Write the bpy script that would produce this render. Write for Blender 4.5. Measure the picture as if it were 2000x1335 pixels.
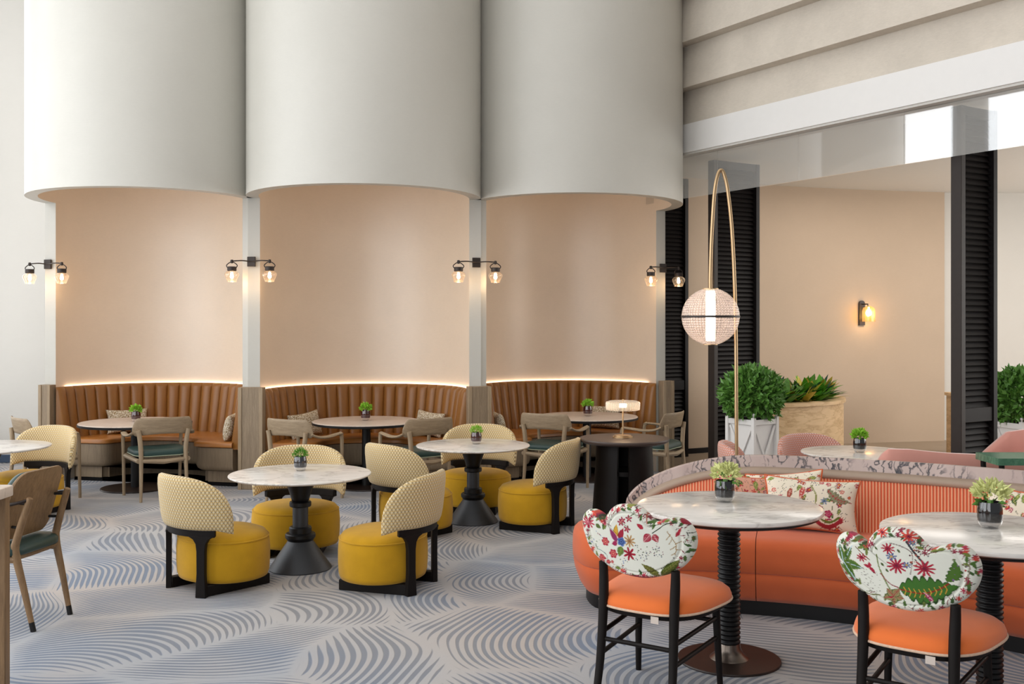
import bpy, bmesh, math, random
import numpy as np
from mathutils import Vector, Matrix
PI = math.pi
random.seed(7)
for o in list(bpy.data.objects): bpy.data.objects.remove(o)
SC = bpy.context.scene
COL = SC.collection

# ------------------------------------------------------------------ camera
H = 1.65
cam_d = bpy.data.cameras.new('camera')
cam_d.sensor_fit = 'HORIZONTAL'; cam_d.sensor_width = 36.0; cam_d.lens = 36.0     # f = 2000 px
cam_d.shift_y = -35.5/2000.0                                                     # horizon at y = 632
cam_d.clip_end = 200
cam = bpy.data.objects.new('camera', cam_d); COL.objects.link(cam)
cam.location = (0, 0, H); cam.rotation_euler = (PI/2, 0, 0)
SC.camera = cam

# ------------------------------------------------------------------ world, light, exposure
SC.view_settings.view_transform = 'Standard'
SC.view_settings.look = 'None'
SC.view_settings.gamma = 1.0
SC.view_settings.use_curve_mapping = False
SC.view_settings.exposure = 0.15
SC.cycles.use_denoising = True
SC.cycles.use_adaptive_sampling = True
SC.cycles.adaptive_threshold = 0.045
SC.cycles.max_bounces = 6
SC.cycles.diffuse_bounces = 3
SC.cycles.glossy_bounces = 3
SC.cycles.transmission_bounces = 4
SC.cycles.transparent_max_bounces = 10
SC.cycles.sample_clamp_indirect = 6.0
SC.cycles.caustics_reflective = False
SC.cycles.caustics_refractive = False
W = bpy.data.worlds.new('daylight'); SC.world = W; W.use_nodes = True
W.node_tree.nodes['Background'].inputs[0].default_value = (0.93, 0.965, 1.0, 1)
W.node_tree.nodes['Background'].inputs[1].default_value = 0.28

def area_light(name, loc, rot, sx, sy, power, color, spread=PI):
    d = bpy.data.lights.new(name, 'AREA'); d.shape = 'RECTANGLE'; d.size = sx; d.size_y = sy
    d.energy = power; d.color = color; d.spread = spread
    o = bpy.data.objects.new(name, d); COL.objects.link(o)
    o.location = loc; o.rotation_euler = rot
    return o
# daylight that comes in through the tall windows of the left side wall, and the roof light
area_light('window_daylight', (-6.78, 5.5, 3.3), (0, -PI/2, 0), 5.7, 13.0, 700, (0.95, 0.975, 1.0))
area_light('rear_fill', (-3.6, -3.6, 2.9), (PI/2, 0, -0.12), 5.5, 4.6, 200, (0.97, 0.985, 1.0))  # added fill behind the camera for wall and drum fronts; no window stands there
area_light('roof_light', (-0.6, 4.6, 6.75), (0, 0, 0), 7.0, 9.0, 120, (1.0, 0.985, 0.96))
area_light('lobby_ceiling_light', (5.2, 11.6, 3.42), (0, 0, 0), 3.0, 3.0, 55, (1.0, 0.95, 0.89))
area_light('lobby_side_fill', (9.3, 9.5, 1.9), (0, PI/2, 0), 2.6, 7.0, 190, (1.0, 0.985, 0.96))  # added fill to brighten lobby ceiling and wall; the side wall has no window

def point_light(name, loc, power, color, radius, parent=None):
    d = bpy.data.lights.new(name, 'POINT'); d.energy = power; d.color = color; d.shadow_soft_size = radius
    o = bpy.data.objects.new(name, d); COL.objects.link(o); o.location = loc
    if parent is not None: o.parent = parent
    return o
WARM = (1.0, 0.66, 0.36)

# ------------------------------------------------------------------ materials
def lin(c):
    return tuple((x/12.92 if x <= 0.04045 else ((x+0.055)/1.055)**2.4) for x in c)
def hx(s):
    return lin(tuple(int(s[i:i+2], 16)/255 for i in (0, 2, 4)))
class NT:
    def __init__(s, name):
        s.m = bpy.data.materials.new(name); s.m.use_nodes = True
        s.t = s.m.node_tree; s.n = s.t.nodes; s.l = s.t.links
        s.b = s.n['Principled BSDF']; s.out = s.n['Material Output']
    def node(s, typ, **kw):
        n = s.n.new(typ)
        for k, v in kw.items(): setattr(n, k, v)
        return n
    def put(s, sock, v):
        if isinstance(v, bpy.types.NodeSocket): s.l.new(v, sock)
        elif v is not None:
            if sock.type == 'RGBA' and len(v) == 3: v = (*v, 1)
            sock.default_value = v
    def math(s, op, a, b=0.0, c=0.0, clamp=False):
        n = s.node('ShaderNodeMath', operation=op, use_clamp=clamp)
        for i, v in enumerate((a, b, c)): s.put(n.inputs[i], v)
        return n.outputs[0]
    def vmath(s, op, a, b=(0, 0, 0), scale=None):
        n = s.node('ShaderNodeVectorMath', operation=op)
        s.put(n.inputs[0], a); s.put(n.inputs[1], b)
        if scale is not None: s.put(n.inputs['Scale'], scale)
        return n.outputs['Value'] if op in ('DOT_PRODUCT', 'LENGTH', 'DISTANCE') else n.outputs[0]
    def mix(s, f, a, b, mode='MIX'):
        n = s.node('ShaderNodeMix', data_type='RGBA', blend_type=mode)
        s.put(n.inputs[0], f); s.put(n.inputs[6], a); s.put(n.inputs[7], b)
        return n.outputs[2]
    def noise(s, vec, scale, detail=2.0, rough=0.5, dist=0.0, dims='3D'):
        n = s.node('ShaderNodeTexNoise', noise_dimensions=dims)
        s.put(n.inputs['Vector'], vec); n.inputs['Scale'].default_value = scale
        n.inputs['Detail'].default_value = detail; n.inputs['Roughness'].default_value = rough
        n.inputs['Distortion'].default_value = dist
        return n
    def ramp(s, f, stops, interp='LINEAR'):
        n = s.node('ShaderNodeValToRGB'); cr = n.color_ramp; cr.interpolation = interp
        while len(cr.elements) < len(stops): cr.elements.new(0.5)
        for e, (p, c) in zip(cr.elements, stops):
            e.position = p; e.color = (*c, 1) if len(c) == 3 else c
        s.put(n.inputs[0], f)
        return n.outputs[0]
    def coord(s, which='Object'):
        return s.node('ShaderNodeTexCoord').outputs[which]
    def sep(s, v):
        n = s.node('ShaderNodeSeparateXYZ'); s.put(n.inputs[0], v); return n.outputs
    def comb(s, x, y, z):
        n = s.node('ShaderNodeCombineXYZ')
        for i, v in enumerate((x, y, z)): s.put(n.inputs[i], v)
        return n.outputs[0]
    def mapping(s, v, scale=(1, 1, 1), rot=(0, 0, 0), loc=(0, 0, 0)):
        n = s.node('ShaderNodeMapping'); s.put(n.inputs[0], v)
        n.inputs['Scale'].default_value = scale; n.inputs['Rotation'].default_value = rot; n.inputs['Location'].default_value = loc
        return n.outputs[0]
    def bump(s, h, strength=0.3, dist=0.01):
        n = s.node('ShaderNodeBump'); n.inputs['Strength'].default_value = strength
        n.inputs['Distance'].default_value = dist; s.put(n.inputs['Height'], h)
        s.l.new(n.outputs[0], s.b.inputs['Normal'])
    def base(s, c, rough=0.5, metal=0.0, spec=0.5, sheen=0.0, coat=0.0):
        s.put(s.b.inputs['Base Color'], c); s.put(s.b.inputs['Roughness'], rough)
        s.put(s.b.inputs['Metallic'], metal); s.b.inputs['Specular IOR Level'].default_value = spec
        s.b.inputs['Sheen Weight'].default_value = sheen; s.b.inputs['Coat Weight'].default_value = coat
        return s

M = {}
def plain(key, col, rough=0.5, metal=0.0, spec=0.5, var=0.08, scale=14, sheen=0.0, coat=0.0, bump=0.0, bscale=200):
    t = NT(key); c = hx(col)
    nz = t.noise(t.coord(), scale, 3.0)
    t.base(t.mix(nz.outputs[0], tuple(x*(1-var) for x in c), tuple(min(1, x*(1+var)) for x in c)), rough, metal, spec, sheen, coat)
    if bump:
        t.bump(t.noise(t.coord(), bscale, 2.0).outputs[0], bump, 0.003)
    M[key] = t.m; return t
def plaster(key, col, rough, spec, var=0.07, sheen=0.0):
    t = NT(key); c = hx(col); co = t.coord()
    n1 = t.noise(co, 1.6, 5.0, 0.65); n2 = t.noise(t.mapping(co, (1, 1, 6)), 22, 4.0, 0.7)
    f = t.math('ADD', t.math('MULTIPLY', n1.outputs[0], 0.6), t.math('MULTIPLY', n2.outputs[0], 0.4))
    t.base(t.mix(f, tuple(x*(1-var*1.6) for x in c), tuple(min(1, x*(1+var)) for x in c)), rough, 0, spec)
    t.bump(n2.outputs[0], 0.10, 0.006)
    M[key] = t.m
plaster('plaster_white', 'c8c5bc', 0.46, 0.7)
plaster('plaster_blush', 'ebdac6', 0.38, 1.0, 0.10)
plaster('plaster_wall', 'dcd8d1', 0.7, 0.3, 0.04)
plaster('plaster_beige', 'c6b099', 0.65, 0.35, 0.08)
plaster('plaster_board', 'dbd1c3', 0.75, 0.25, 0.24)
plain('paint_white', 'ebe9e6', 0.6, var=0.02)
plain('ceiling_white', 'e8e6e2', 0.8, var=0.02)
plain('black_metal', '121112', 0.42, 0.0, 0.35, 0.15)
plain('grey_metal', '3a3c40', 0.45, 0.3, 0.5, 0.1)
plain('bronze_base', '271a14', 0.42, 0.1, 0.5, 0.15)
plain('dark_wood', '15100e', 0.5, 0, 0.2, 0.2, 30)
plain('espresso_top', '4a3d37', 0.42, 0, 0.4, 0.12, 20)
plain('louvre_wood', '130f0f', 0.5, 0, 0.2, 0.2, 20)
plain('louvre_edge', '2f2824', 0.55, 0, 0.35, 0.15, 20)
plain('brass', 'b89b76', 0.32, 0.85, 0.5, 0.05)
plain('bell_steel', '7a6f66', 0.3, 0.9, 0.5, 0.05)
plain('iron', '3b3431', 0.5, 0.5, 0.5, 0.1)
plain('velvet_mustard', 'c2921c', 0.85, 0, 0.15, 0.16, 9, sheen=0.15, bump=0.25, bscale=160)
plain('velvet_pink', 'd99a8c', 0.8, 0, 0.2, 0.08, 8, sheen=0.6)
plain('fabric_orange', 'e8763a', 0.85, 0, 0.15, 0.06, 10, sheen=0.25, bump=0.2, bscale=600)
plain('fabric_sofa', 'd2663c', 0.9, 0, 0.12, 0.07, 10, sheen=0.2, bump=0.25, bscale=600)
plain('fabric_piping', 'd8b9a0', 0.8, var=0.25, scale=90)
plain('piping_green', '9aa089', 0.8)
plain('taupe_leather', 'a5917f', 0.55, 0, 0.4, 0.05)
plain('leather_tan', '8d5c27', 0.40, 0, 0.5, 0.14, 7, coat=0.08, bump=0.15, bscale=260)
plain('leather_seat', 'aa6d31', 0.36, 0, 0.5, 0.12, 7, coat=0.1, bump=0.12, bscale=260)
plain('leather_green', '27403c', 0.45, 0, 0.5, 0.1, 9)
plain('soil', '2c2118', 0.95, var=0.4, scale=60)
plain('leaf_dark', '5c8c3a', 0.45, 0, 0.5, 0.55, 30)
plain('leaf_moss', '4f8f1e', 0.6, 0, 0.3, 0.5, 90)
plain('leaf_lime', '8fc23a', 0.6, 0, 0.3, 0.4, 70)
plain('petal_lemon', 'd9dc98', 0.6, 0, 0.3, 0.18, 60)
plain('leaf_yellow', 'b9a83c', 0.5, 0, 0.4, 0.4, 25)
plain('leaf_teal', '33594a', 0.5, 0, 0.4, 0.3, 25)
plain('stone_floor', '9c8b78', 0.4, 0, 0.4, 0.1, 5)
plain('base_navy', '3e4f66', 0.6)
plain('tag_white', 'cdbfb4', 0.7)

def wood(key, c1, c2, scale=3.0, axis='z', rough=0.5):
    t = NT(key); co = t.coord()
    sc = {'z': (9, 9, 0.7), 'x': (0.7, 9, 9), 'y': (9, 0.7, 9)}[axis]
    nz = t.noise(t.mapping(co, sc), scale*2.2, 6.0, 0.65, 0.6)
    fine = t.noise(t.mapping(co, tuple(x*5 for x in sc)), scale*4, 2.0)
    f = t.math('ADD', t.math('MULTIPLY', nz.outputs[0], 0.75), t.math('MULTIPLY', fine.outputs[0], 0.25))
    t.base(t.ramp(f, [(0.30, hx(c1)), (0.70, hx(c2))]), rough, 0, 0.35)
    M[key] = t.m
wood('oak_panel', '7d6c58', 'a08c73')
wood('oak_chair', '86735c', 'ab977c', axis='x')
wood('walnut_chair', '70563c', '9a7b58')
wood('oak_leg', '8a765e', 'ad987c')

def marble(key, light, vein, vscale=2.5, rough=0.18, thin=0.035, spec=0.5, aniso=(1, 2.4, 1)):
    t = NT(key); co = t.mapping(t.coord(), aniso)
    warp = t.noise(co, vscale*0.8, 4.0, 0.6)
    v = t.vmath('ADD', co, t.vmath('SCALE', t.vmath('SUBTRACT', warp.outputs['Color'], (0.5, 0.5, 0.5)), scale=0.55))
    n = t.noise(v, vscale, 5.0, 0.55)
    a = t.math('ABSOLUTE', t.math('SUBTRACT', n.outputs[0], 0.5))
    veins = t.math('SUBTRACT', 1.0, t.math('DIVIDE', a, thin, clamp=True), clamp=True)
    cloud = t.noise(co, vscale*1.7, 4.0, 0.6)
    f = t.math('ADD', t.math('MULTIPLY', veins, 0.55), t.math('MULTIPLY', t.math('SUBTRACT', cloud.outputs[0], 0.42), 0.8), clamp=True)
    t.base(t.mix(f, hx(light), hx(vein)), rough, 0, spec)
    M[key] = t.m
marble('marble_white', 'e9e4de', 'a9a39d')
marble('stone_pale', 'd9cabd', 'b9a596', 3.5, 0.3)
marble('travertine', 'd2b48c', 'a8875e', 3.0, 0.5, 0.06, 0.3, (1, 1, 4))
marble('marble_green', '5f8f72', '2f5d47', 6.0, 0.25, 0.12)

def pink_marble():
    t = NT('marble_pink'); uv = t.coord('UV')
    warp = t.noise(t.mapping(uv, (4, 9, 1)), 1.0, 3.0, 0.6, dims='3D')
    x = t.vmath('ADD', t.mapping(uv, (17, 6, 1)), t.vmath('SCALE', t.vmath('SUBTRACT', warp.outputs['Color'], (0.5, 0.5, 0.5)), scale=1.3))
    n = t.noise(x, 1.0, 2.0, 0.5, 0.3)
    lv = t.math('ABSOLUTE', t.math('SUBTRACT', t.math('FRACT', t.math('MULTIPLY', n.outputs[0], 5.0)), 0.5))
    mask = t.noise(t.mapping(uv, (3.4, 2, 1)), 1.0, 2.0)
    dens = t.ramp(mask.outputs[0], [(0.36, (0, 0, 0)), (0.50, (1, 1, 1))])
    veins = t.math('SUBTRACT', 1.0, t.math('DIVIDE', lv, 0.21, clamp=True), clamp=True)
    f = t.math('MULTIPLY', t.math('POWER', veins, 0.7), dens)
    soft = t.noise(t.mapping(uv, (7, 2, 1)), 1.0, 3.0)
    c = t.mix(soft.outputs[0], hx('a58f88'), hx('cbb8b0'))
    t.base(t.mix(f, c, hx('2b2d37')), 0.35, 0, 0.45)
    M['marble_pink'] = t.m
pink_marble()

def stripes():
    t = NT('fabric_stripe'); u, v, w_ = t.sep(t.coord('UV'))
    s = t.math('SINE', t.math('MULTIPLY', u, 2*PI/0.0172))
    f = t.math('ADD', t.math('MULTIPLY', s, 1.4), 0.5, clamp=True)
    nz = t.noise(t.coord(), 300, 2.0)
    c = t.mix(f, hx('c9502f'), hx('eaa27c'))
    t.base(t.mix(t.math('MULTIPLY', nz.outputs[0], 0.25), c, hx('b8452a')), 0.85, 0, 0.15, 0.2)
    t.bump(s, 0.5, 0.004)
    M['fabric_stripe'] = t.m
stripes()

def weave(key, c_hi, c_lo, c_gap, pitch=0.0165):
    t = NT(key); u, v, w_ = t.sep(t.coord('UV'))
    a = t.math('MULTIPLY', t.math('ADD', u, t.math('MULTIPLY', v, 0.62)), 1/pitch)
    b = t.math('MULTIPLY', t.math('SUBTRACT', u, t.math('MULTIPLY', v, 0.62)), 1/pitch)
    sa = t.math('SINE', t.math('MULTIPLY', a, 2*PI)); sb = t.math('SINE', t.math('MULTIPLY', b, 2*PI))
    p = t.math('MULTIPLY', sa, sb)
    g = t.math('ADD', t.math('MULTIPLY', sa, 0.5), t.math('MULTIPLY', sb, 0.5))
    gap = t.math('MULTIPLY', t.math('SUBTRACT', g, 0.35), 3.0, clamp=True)
    hi = t.math('ADD', t.math('MULTIPLY', p, 0.8), 0.5, clamp=True)
    nz = t.noise(t.coord(), 5, 2.0)
    c = t.mix(hi, hx(c_lo), hx(c_hi))
    t.base(t.mix(t.math('MULTIPLY', gap, 0.75), c, hx(c_gap)), 0.75, 0, 0.25, 0.15)
    t.bump(g, -0.5, 0.004)
    M[key] = t.m
weave('weave_mustard', 'e3d5b4', 'c6a566', '6c5030', 0.021)
weave('weave_pink', 'e0c6c2', 'd0805f', '8f5244', 0.021)

def speckle():
    t = NT('fabric_speckle')
    n = t.noise(t.coord(), 120, 2.0, 0.6); n2 = t.noise(t.coord(), 75, 2.0, 0.6)
    c = t.ramp(n.outputs[0], [(0.36, hx('6f5a3c')), (0.47, hx('b39a70')), (0.55, hx('e3dbcb')), (0.8, hx('efe9dd'))])
    t.base(t.mix(t.math('MULTIPLY', t.math('SUBTRACT', n2.outputs[0], 0.56), 8.0, clamp=True), c, hx('9a8a76')), 0.9, 0, 0.1)
    M['fabric_speckle'] = t.m
speckle()

def printed():
    t = NT('fabric_print'); a = t.node('ShaderNodeAttribute', attribute_name='Print')
    nz = t.noise(t.coord(), 500, 2.0)
    t.base(a.outputs['Color'], 0.8, 0, 0.2, 0.1); t.bump(nz.outputs[0], 0.15, 0.002)
    M['fabric_print'] = t.m
printed()

def carpet():
    t = NT('carpet'); P = t.coord()
    wob = t.noise(P, 0.75, 1.0, 0.4)
    P2 = t.vmath('ADD', P, t.vmath('SCALE', t.vmath('SUBTRACT', wob.outputs['Color'], (0.5, 0.5, 0.5)), scale=0.55))
    P2 = t.vmath('MULTIPLY', P2, (1, 1, 0))
    vo = t.node('ShaderNodeTexVoronoi', voronoi_dimensions='2D', feature='F1'); t.put(vo.inputs['Vector'], P2)
    vo.inputs['Scale'].default_value = 1.25; vo.inputs['Randomness'].default_value = 1.0
    ve = t.node('ShaderNodeTexVoronoi', voronoi_dimensions='2D', feature='DISTANCE_TO_EDGE'); t.put(ve.inputs['Vector'], P2)
    ve.inputs['Scale'].default_value = 1.25; ve.inputs['Randomness'].default_value = 1.0
    loc = t.vmath('SUBTRACT', P2, vo.outputs['Position'])
    r, g, b = t.sep(vo.outputs['Color'])
    ang = t.math('ADD', t.math('MULTIPLY', r, 3.0), -1.5)
    rot = t.node('ShaderNodeVectorRotate', rotation_type='Z_AXIS'); t.put(rot.inputs['Vector'], loc); t.put(rot.inputs['Angle'], ang)
    lx, ly, lz = t.sep(rot.outputs[0])
    k = t.math('MULTIPLY', t.math('SUBTRACT', g, 0.5), 3.6)
    s = t.math('ADD', ly, t.math('MULTIPLY', k, t.math('MULTIPLY', lx, lx)))
    per = t.math('ADD', 0.034, t.math('MULTIPLY', b, 0.022))
    ph = t.math('DIVIDE', s, per)
    tri = t.math('ABSOLUTE', t.math('SUBTRACT', t.math('FRACT', ph), 0.5))            # 0 mid stroke .. 0.5 gap
    wv = t.noise(P, 2.2, 2.0)
    edge = t.math('MULTIPLY', ve.outputs['Distance'], 7.0, clamp=True)
    wid = t.math('MULTIPLY', t.math('ADD', t.math('MULTIPLY', wv.outputs[0], 0.36), 0.16), t.math('ADD', t.math('MULTIPLY', edge, 0.7), 0.25))
    stroke = t.math('MULTIPLY', t.math('SUBTRACT', wid, tri), 9.0, clamp=True)
    stroke = t.math('MULTIPLY', stroke, t.math('MULTIPLY', t.math('SUBTRACT', ve.outputs['Distance'], 0.012), 40.0, clamp=True))
    big = t.noise(P, 0.55, 3.0, 0.55); big2 = t.noise(P, 0.8, 2.0, 0.5); t.put(big2.inputs['Vector'], t.mapping(P, loc=(7, 3, 0)))
    blue = t.ramp(big.outputs[0], [(0.42, (0, 0, 0)), (0.62, (1, 1, 1))])
    beige = t.ramp(big2.outputs[0], [(0.45, (0, 0, 0)), (0.65, (1, 1, 1))])
    light = t.mix(t.math('MULTIPLY', beige, 0.8), t.mix(t.math('MULTIPLY', blue, 0.75), hx('b6b2b0'), hx('98a2b0')), hx('bbaea4'))
    dark = t.mix(t.math('MULTIPLY', blue, 0.9), hx('838387'), hx('68788f'))
    pile = t.noise(P, 260, 2.0, 0.7)
    c = t.mix(stroke, light, dark)
    c = t.mix(t.math('MULTIPLY', t.math('SUBTRACT', pile.outputs[0], 0.3), 0.35, clamp=True), c, hx('7d7c80'))
    t.base(c, 0.95, 0, 0.08, 0.2)
    t.bump(t.math('ADD', t.math('MULTIPLY', stroke, -1.0), t.math('MULTIPLY', pile.outputs[0], 0.5)), 0.35, 0.004)
    M['carpet'] = t.m
carpet()

def emit(key, col, strength):
    t = NT(key); e = t.node('ShaderNodeEmission'); e.inputs[0].default_value = (*hx(col), 1); e.inputs[1].default_value = strength
    t.l.new(e.outputs[0], t.out.inputs[0]); M[key] = t.m
emit('strip_glow', 'ffe4c8', 13.0)
emit('bulb_glow', 'ffeccb', 9.0)
emit('tube_glow', 'ffe9cf', 8.0)

def thin_glass(key, tint, glossy, body, bodycol, rough=0.03, pattern=None, fres=1.45):
    """see-through glass sheet: clear share + mirror share by angle + a little milky body"""
    t = NT(key); tr = t.node('ShaderNodeBsdfTransparent'); tr.inputs[0].default_value = (*tint, 1)
    gl = t.node('ShaderNodeBsdfGlossy'); gl.inputs['Roughness'].default_value = rough; gl.inputs[0].default_value = (1, 1, 1, 1)
    geo = t.node('ShaderNodeNewGeometry'); cs = t.math('ABSOLUTE', t.vmath('DOT_PRODUCT', geo.outputs['Normal'], geo.outputs['Incoming']))
    fr = t.math('ADD', 0.045, t.math('MULTIPLY', 0.95, t.math('POWER', t.math('SUBTRACT', 1.0, cs, clamp=True), 5.0)))
    m1 = t.node('ShaderNodeMixShader'); t.put(m1.inputs[0], t.math('MULTIPLY', fr, glossy, clamp=True))
    df = t.node('ShaderNodeBsdfTranslucent'); df.inputs[0].default_value = (*bodycol, 1)
    d2 = t.node('ShaderNodeBsdfDiffuse'); d2.inputs[0].default_value = (*bodycol, 1)
    mm = t.node('ShaderNodeMixShader'); mm.inputs[0].default_value = 0.5
    t.l.new(df.outputs[0], mm.inputs[1]); t.l.new(d2.outputs[0], mm.inputs[2])
    m2 = t.node('ShaderNodeMixShader')
    bw = body
    if pattern:
        u, v, w_ = t.sep(t.coord('UV'))
        if pattern == 'diamond':
            a = t.math('SINE', t.math('MULTIPLY', t.math('ADD', u, v), PI*46)); b = t.math('SINE', t.math('MULTIPLY', t.math('SUBTRACT', u, v), PI*46))
            h = t.math('MULTIPLY', a, b)
        else:
            h = t.math('SINE', t.math('MULTIPLY', u, 2*PI*70))
        bw = t.math('ADD', body, t.math('MULTIPLY', h, 0.30), clamp=True)
        bp = t.node('ShaderNodeBump'); bp.inputs['Strength'].default_value = 0.6; bp.inputs['Distance'].default_value = 0.004; t.put(bp.inputs['Height'], h)
        for n in (gl, df, d2): t.l.new(bp.outputs[0], n.inputs['Normal'])
    t.put(m2.inputs[0], bw)
    t.l.new(tr.outputs[0], m2.inputs[1]); t.l.new(mm.outputs[0], m2.inputs[2])
    t.l.new(m2.outputs[0], m1.inputs[1]); t.l.new(gl.outputs[0], m1.inputs[2])
    t.l.new(m1.outputs[0], t.out.inputs[0]); M[key] = t.m
thin_glass('barrier_glass', (0.97, 0.98, 0.98), 3.0, 0.12, (0.9, 0.92, 0.94), 0.02)  # milky share paints in the whitish reflection of the bright hall
thin_glass('globe_glass', (1.0, 0.95, 0.93), 0.9, 0.40, (0.92, 0.80, 0.75), 0.12, 'diamond')
thin_glass('shade_glass', (1.0, 0.97, 0.93), 0.8, 0.5, (0.96, 0.92, 0.86), 0.12, 'rib')
thin_glass('lantern_glass', (1.0, 0.93, 0.85), 2.0, 0.06, (0.95, 0.82, 0.68), 0.06)
thin_glass('amber_glass', (1.0, 0.82, 0.50), 1.4, 0.2, (0.9, 0.62, 0.28), 0.06)
thin_glass('vase_smoke', (0.16, 0.15, 0.17), 2.0, 0.35, (0.03, 0.03, 0.035), 0.03)
thin_glass('vase_red', (0.30, 0.07, 0.07), 2.0, 0.45, (0.16, 0.03, 0.03), 0.03)
thin_glass('vase_grey', (0.32, 0.31, 0.35), 2.0, 0.4, (0.10, 0.10, 0.12), 0.03)
thin_glass('vase_foot', (0.93, 0.94, 0.95), 3.0, 0.06, (0.9, 0.9, 0.9), 0.02)

# ------------------------------------------------------------------ mesh builder
class MB:
    def __init__(s): s.v = []; s.f = []; s.uv = None; s.mi = []
    def add(s, vs, fs, mi=0):
        o = len(s.v); s.v += [tuple(p) for p in vs]; s.f += [tuple(i+o for i in f) for f in fs]; s.mi += [mi]*len(fs); return s
    def box(s, c, d, rz=0.0, mat=None):
        vs = [Vector((x*d[0]/2, y*d[1]/2, z*d[2]/2)) for z in (-1, 1) for y in (-1, 1) for x in (-1, 1)]
        R = mat if mat is not None else Matrix.Rotation(rz, 3, 'Z')
        vs = [R @ p + Vector(c) for p in vs]
        return s.add(vs, [(0, 2, 3, 1), (4, 5, 7, 6), (0, 1, 5, 4), (1, 3, 7, 5), (3, 2, 6, 7), (2, 0, 4, 6)])
    def levels(s, loops, cap0=True, cap1=True, closed=True):
        """loft through a list of equally long loops"""
        n = len(loops[0]); vs = [p for L in loops for p in L]; fs = []
        m = n if closed else n-1
        for k in range(len(loops)-1):
            for i in range(m):
                j = (i+1) % n
                fs.append((k*n+i, k*n+j, (k+1)*n+j, (k+1)*n+i))
        if closed and cap0: fs.append(tuple(reversed(range(n))))
        if closed and cap1: fs.append(tuple(range((len(loops)-1)*n, len(loops)*n)))
        return s.add(vs, fs)
    def prism(s, poly, z0, z1):
        return s.levels([[(x, y, z0) for x, y in poly], [(x, y, z1) for x, y in poly]])
    def lathe(s, prof, n=32, c=(0, 0, 0), cap=True):
        loops = [[(c[0]+r*math.cos(2*PI*i/n), c[1]+r*math.sin(2*PI*i/n), c[2]+z) for i in range(n)] for r, z in prof]
        return s.levels(loops, cap, cap)
    def tube(s, pts, rad, n=10, cap=True, flat=None):
        """sweep an ellipse along points; rad is a number or a list; flat = (ratio, up) squashes along up"""
        P = [Vector(p) for p in pts]; m = len(P)
        R = rad if isinstance(rad, (list, tuple)) else [rad]*m
        ref = None; loops = []
        for i in range(m):
            t = (P[min(i+1, m-1)]-P[max(i-1, 0)]).normalized()
            if ref is None:
                ref = Vector((0, 0, 1)) if abs(t.z) < 0.9 else Vector((1, 0, 0))
            a = (ref - t*ref.dot(t)).normalized(); b = t.cross(a); ref = a
            k = 1.0 if flat is None else flat
            loops.append([tuple(P[i] + a*(R[i]*k*math.cos(2*PI*j/n)) + b*(R[i]*math.sin(2*PI*j/n))) for j in range(n)])
        return s.levels(loops, cap, cap)
    def grid(s, fn, nu, nv, closeu=False, uv=None):
        vs = [fn(i/(nu if closeu else nu-1), j/(nv-1)) for j in range(nv) for i in range(nu)]
        fs = []
        for j in range(nv-1):
            for i in range(nu if closeu else nu-1):
                k = (i+1) % nu
                fs.append((j*nu+i, j*nu+k, (j+1)*nu+k, (j+1)*nu+i))
        return s.add(vs, fs)
    def mesh(s, name, bevel=0.0, seg=2, angle=40, smooth=True, uvfn=None):
        me = bpy.data.meshes.new(name)
        if bevel > 0:
            bm = bmesh.new()
            vv = [bm.verts.new(p) for p in s.v]
            for f, mi in zip(s.f, s.mi):
                try: bm.faces.new([vv[i] for i in f]).material_index = mi
                except ValueError: pass
            bmesh.ops.recalc_face_normals(bm, faces=bm.faces)
            es = [e for e in bm.edges if len(e.link_faces) == 2 and e.calc_face_angle(0) > math.radians(35)]
            if es: bmesh.ops.bevel(bm, geom=es, offset=bevel, segments=seg, profile=0.5, affect='EDGES', clamp_overlap=True)
            bm.to_mesh(me); bm.free()
        else:
            me.from_pydata(s.v, [], s.f)
            for p, mi in zip(me.polygons, s.mi): p.material_index = mi
            bm = bmesh.new(); bm.from_mesh(me); bmesh.ops.recalc_face_normals(bm, faces=bm.faces); bm.to_mesh(me); bm.free()
        if smooth:
            me.shade_smooth() if hasattr(me, 'shade_smooth') else [setattr(p, 'use_smooth', True) for p in me.polygons]
            me.set_sharp_from_angle(angle=math.radians(angle))
        if uvfn is not None:
            L = me.uv_layers.new(name='UVMap')
            co = np.empty(len(me.vertices)*3); me.vertices.foreach_get('co', co); co = co.reshape(-1, 3)
            li = np.empty(len(me.loops), dtype=np.int32); me.loops.foreach_get('vertex_index', li)
            uvv = np.array([uvfn(*p) for p in co])
            L.data.foreach_set('uv', uvv[li].astype(np.float32).ravel())
        return me
    def build(s, name, mat, parent=None, bevel=0.0, seg=2, angle=40, smooth=True, uvfn=None, loc=None, rz=0.0):
        me = s.mesh(name, bevel, seg, angle, smooth, uvfn)
        for k in (mat if isinstance(mat, (list, tuple)) else [mat]): me.materials.append(M[k])
        return link(name, me, parent, loc, rz)
def link(name, me, parent=None, loc=None, rz=0.0):
    o = bpy.data.objects.new(name, me); COL.objects.link(o)
    if parent is not None: o.parent = parent
    if loc is not None: o.location = loc
    if rz: o.rotation_euler = (0, 0, rz)
    return o
def tag(o, label, cat, group=None, kind=None):
    o['label'] = label; o['category'] = cat
    if group: o['group'] = group
    if kind: o['kind'] = kind
    return o
def thing(name, label, cat, loc=(0, 0, 0), rz=0.0, group=None):
    o = bpy.data.objects.new(name, None); COL.objects.link(o)
    o.empty_display_size = 0.1; o.location = loc; o.rotation_euler = (0, 0, rz)
    return tag(o, label, cat, group)
def struct(o, label=None, cat=None):
    o['kind'] = 'structure'
    if label: o['label'] = label
    if cat: o['category'] = cat
    return o
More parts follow.
